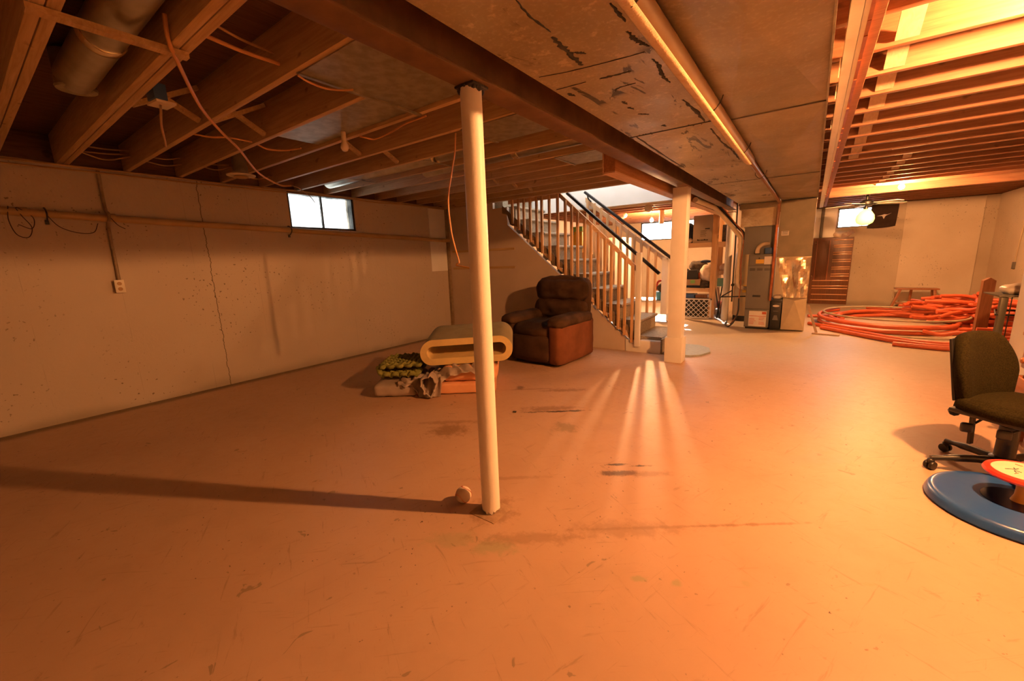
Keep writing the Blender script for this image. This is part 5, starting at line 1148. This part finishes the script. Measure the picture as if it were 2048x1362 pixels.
# stool
c = thing('wooden_stool', 'wide brown wooden stool standing before the far wall', 'stool', (1.83, 12.0, 0))
t = NB(); bx(t, 1.50, 11.84, 0.395, 2.17, 12.14, 0.425, 0.012); obj('seat', t, 'dresser', c)
for x, y, dx, dy in ((1.58, 11.88, -0.12, -0.05), (2.10, 11.88, 0.04, -0.05), (1.78, 12.1, 0.0, 0.05), (2.10, 12.1, 0.05, 0.05)):
    t = NB(); bar(t, (x, y, 0.40), (x+dx, y+dy, 0.0), 0.045, 0.045, (0, 1, 0), 0.004); obj('leg', t, 'dresser', c)
t = NB(); bx(t, 1.52, 11.98, 0.08, 2.10, 12.02, 0.11, 0.004); obj('stretcher', t, 'dresser', c)
# leaning post, rack, partition-side dresser
c = thing('wooden_post', 'dark reddish-brown square post with pointed top standing beside the orange pipes', 'post', (1.9, 8.0, 0))
t = NB(); prism(t, [(1.845, 0), (1.955, 0), (1.955, 0.82), (1.90, 0.86), (1.845, 0.82)], 7.95, 8.05, 'xz'); obj('post_shaft', t, 'brown_wood', c)
c = thing('metal_rack', 'olive-grey metal rack with dark shelves behind the white partition', 'rack', (1.78, 6.4, 0))
for x, y in ((1.60, 6.2), (1.72, 6.2), (1.70, 6.62), (2.2, 6.62)):
    t = NB(); bx(t, x-0.025, y-0.02, 0, x+0.025, y+0.02, 0.76, 0.003); obj('upright', t, 'rack', c)
for z, m_ in ((0.765, 'rack'), (0.585, 'black'), (0.16, 'black')):
    t = NB(); bx(t, 1.555, 6.17, z, 2.23, 6.65, z+0.014, 0.003) if z > 0.7 else tube(t, [(1.56, 6.19, z), (2.2, 6.19, z), (2.2, 6.64, z), (1.66, 6.64, z), (1.56, 6.19, z)], 0.009, 8, 0); obj('shelf', t, m_, c)
t = NB(); bx(t, 1.655, 6.23, 0.0, 1.662, 6.237, 0.76); obj('cross_wire', t, 'black', c, sm=False)
t = NB(); soft(t, (1.72, 6.45, 0.825), (0.16, 0.2, 0.09), 0.04, 0.01, 8, 0.02, 31); simple('plastic_wrap', 'crumpled clear plastic wrap lying on top of the metal rack', 'bag', t, 'bag')
t = NB(); bx(t, 2.86, 11.0, 0.84, 2.89, 11.07, 0.96, 0.003); oo = simple('wall_outlet', 'small dark outlet box on the right-hand far wall', 'outlet', t, 'furnace')
cable('wall_conduit', 'thin conduit dropping down the right-hand far wall to the outlet', [(2.88, 10.75, 2.2), (2.88, 10.95, 1.6), (2.88, 11.03, 0.97)], 0.010, 'pvc', 'conduit')
c = thing('dresser', 'orange-brown wooden dresser with open drawer against the white partition, cut by the right frame edge', 'dresser', (1.35, 4.0, 0)); c['label'] = 'orange-brown wooden dresser with an open drawer at the right edge'
t = NB(); bx(t, 1.20, 3.52, 0.10, 1.56, 4.05, 0.70, 0.004); obj('carcass', t, 'dresser', c)
t = NB(); bx(t, 1.165, 3.49, 0.70, 1.565, 4.09, 0.725, 0.006); obj('top', t, 'dresser', c)
for x, y in ((1.22, 3.55), (1.22, 4.02), (1.53, 3.55), (1.53, 4.02)):
    t = NB(); bx(t, x-0.02, y-0.02, 0, x+0.02, y+0.02, 0.10, 0.003); obj('leg', t, 'dresser', c)
for z0, z1, pull in ((0.34, 0.46, 0.06), (0.50, 0.66, 0.02), (0.14, 0.30, 0.0)):
    t = NB(); bx(t, 1.185-pull, 3.535, z0, 1.20-pull, 4.02, z1, 0.003)
    if pull > 0: bx(t, 1.20-pull, 3.56, z0+0.01, 1.199, 3.57, z1-0.01); bx(t, 1.20-pull, 3.99, z0+0.01, 1.199, 4.0, z1-0.01)
    o = obj('drawer', t, 'dresser', c)
    for y in (3.65, 3.93):
        t = NB(); lathe(t, [(0.008, 0), (0.010, -0.012), (0.019, -0.018), (0.020, -0.026), (0.012, -0.032)], (1.185-pull, y, (z0+z1)/2-0.02), 16, 'x'); obj('knob', t, 'dresser', o)

# ================================================================== ORANGE PIPES
PG = 'orange-red plastic pipes heaped on the far floor'
def opipe(pts, label, r=0.03, group=None, m='pipe_red', sub=8):
    b = NB(); tube(b, pts, r, 10, sub); return tag(obj('plastic_pipe' if m == 'pipe_red' else 'grey_hose', b, m), label, 'pipe' if m == 'pipe_red' else 'hose', group)
def arc(cx, cy, rx, ry, a0, a1, z0=0.035, z1=None, n=14):
    z1 = z0 if z1 is None else z1
    return [(cx+rx*math.cos(R(a0+(a1-a0)*k/n)), cy+ry*math.sin(R(a0+(a1-a0)*k/n)), z0+(z1-z0)*k/n) for k in range(n+1)]
opipe(arc(1.12, 9.25, 0.92, 1.05, 20, 340), 'outermost big loop of orange-red pipe on the floor right of the metal duct')
opipe(arc(1.16, 9.30, 0.80, 0.92, 60, 420, 0.095), 'inner big loop of orange-red pipe lying on the outermost loop')
opipe(arc(1.05, 9.15, 0.86, 0.98, 130, 350, 0.155, 0.09), 'orange-red pipe loop stacked topmost at the left of the coil')
opipe(arc(1.2, 9.35, 0.72, 0.85, -10, 200, 0.155, 0.1), 'shorter orange-red pipe arc inside the coil, far side')
opipe(arc(1.15, 9.2, 0.90, 0.95, -5, 358, 0.205, 0.205, 26), 'thin grey hose ring lying on top of the orange coil', 0.014, None, 'hose')
opipe(arc(1.3, 8.9, 1.05, 1.0, 185, 300, 0.02, 0.02), 'thin grey hose arc on the floor before the orange coil', 0.012, None, 'hose')
opipe([(0.05, 8.75, 0.03), (0.35, 8.45, 0.03), (0.75, 8.0, 0.03), (1.15, 7.55, 0.035), (1.6, 7.35, 0.05)], 'orange-red pipe sweeping along the front of the coil from the metal duct')
opipe([(0.22, 8.35, 0.03), (0.55, 7.95, 0.03), (0.95, 7.5, 0.035), (1.35, 7.25, 0.04), (1.7, 7.22, 0.05)], 'foremost orange-red pipe in front of the coil')
opipe([(0.97, 7.25, 0.03), (1.2, 7.18, 0.03), (1.55, 7.12, 0.035)], 'short straight orange-red pipe end nearest the camera')
opipe([(0.03, 9.75, 0.03), (0.6, 9.95, 0.03), (1.2, 10.2, 0.05), (1.8, 10.1, 0.12), (2.4, 9.9, 0.2)], 'orange-red pipe running from the metal duct behind the coil')
opipe([(0.75, 10.9, 0.03), (1.3, 10.6, 0.04), (1.8, 10.3, 0.12), (2.3, 10.0, 0.22)], 'orange-red pipe reaching farthest left behind the coil')
opipe([(1.0, 10.95, 0.09), (1.5, 10.5, 0.11), (2.0, 10.2, 0.22), (2.5, 10.1, 0.25)], 'orange-red pipe beside the farthest-left one, ending nearer the stool')
rg = random.Random(21)
N_ = 56
for k in range(N_):
    f = k/(N_-1)
    lay = 0.04+0.42*f*rg.uniform(0.75, 1.0)
    cx, cy = rg.uniform(1.75, 2.45)+(0.1 if f > 0.6 else 0), rg.uniform(7.9, 10.3)
    if f > 0.55: cy = rg.uniform(8.9, 10.3)
    a = rg.choice((rg.uniform(-0.5, 0.6), rg.uniform(1.9, 2.8), rg.uniform(0, 3.14))); L_ = rg.uniform(0.35, 0.8); cv = rg.uniform(-0.25, 0.25)
    tz = rg.uniform(-0.22, 0.22)*min(1, f*2); d_ = Vector((math.cos(a), math.sin(a), tz)); n2 = Vector((-d_.y, d_.x, 0)); pts = []
    for s_ in (-1, -0.5, 0, 0.5, 1):
        p = Vector((cx, cy, lay))+d_*L_*s_+n2*cv*(s_*s_)
        rad = math.hypot((p.x-2.1)/1.0, (p.y-9.3)/1.8)
        p.z = max(0.035, min(p.z+rg.uniform(-0.03, 0.03), 0.54*(1.15-rad*0.7)))
        p.x = min(2.83, max(1.35, p.x)); p.y = max(7.3, p.y)
        if p.y < 8.2 and 1.78 < p.x < 2.02: p.z = max(0.035, p.z)
        pts.append(p)
    opipe(pts, 'orange-red plastic pipe tangled in the heap beside the wooden post', 0.028, PG)
# nearer, lower tangles by the rack
for k in range(16):
    cx, cy = rg.uniform(1.95, 2.6), rg.uniform(7.0, 7.75); a = rg.uniform(-0.6, 0.9); L_ = rg.uniform(0.2, 0.4); z = rg.uniform(0.035, 0.22); cv = rg.uniform(-.15, .15)
    pts = [(min(2.83, cx+math.cos(a)*L_*s_-math.sin(a)*cv*s_*s_), cy+math.sin(a)*L_*s_+math.cos(a)*cv*s_*s_, max(0.035, z+rg.uniform(-.02, .02))) for s_ in (-1, -0.3, 0.4, 1)]
    opipe(pts, 'orange-red plastic pipe in the low tangle seen through the metal rack', 0.028, 'orange-red plastic pipes behind the metal rack')
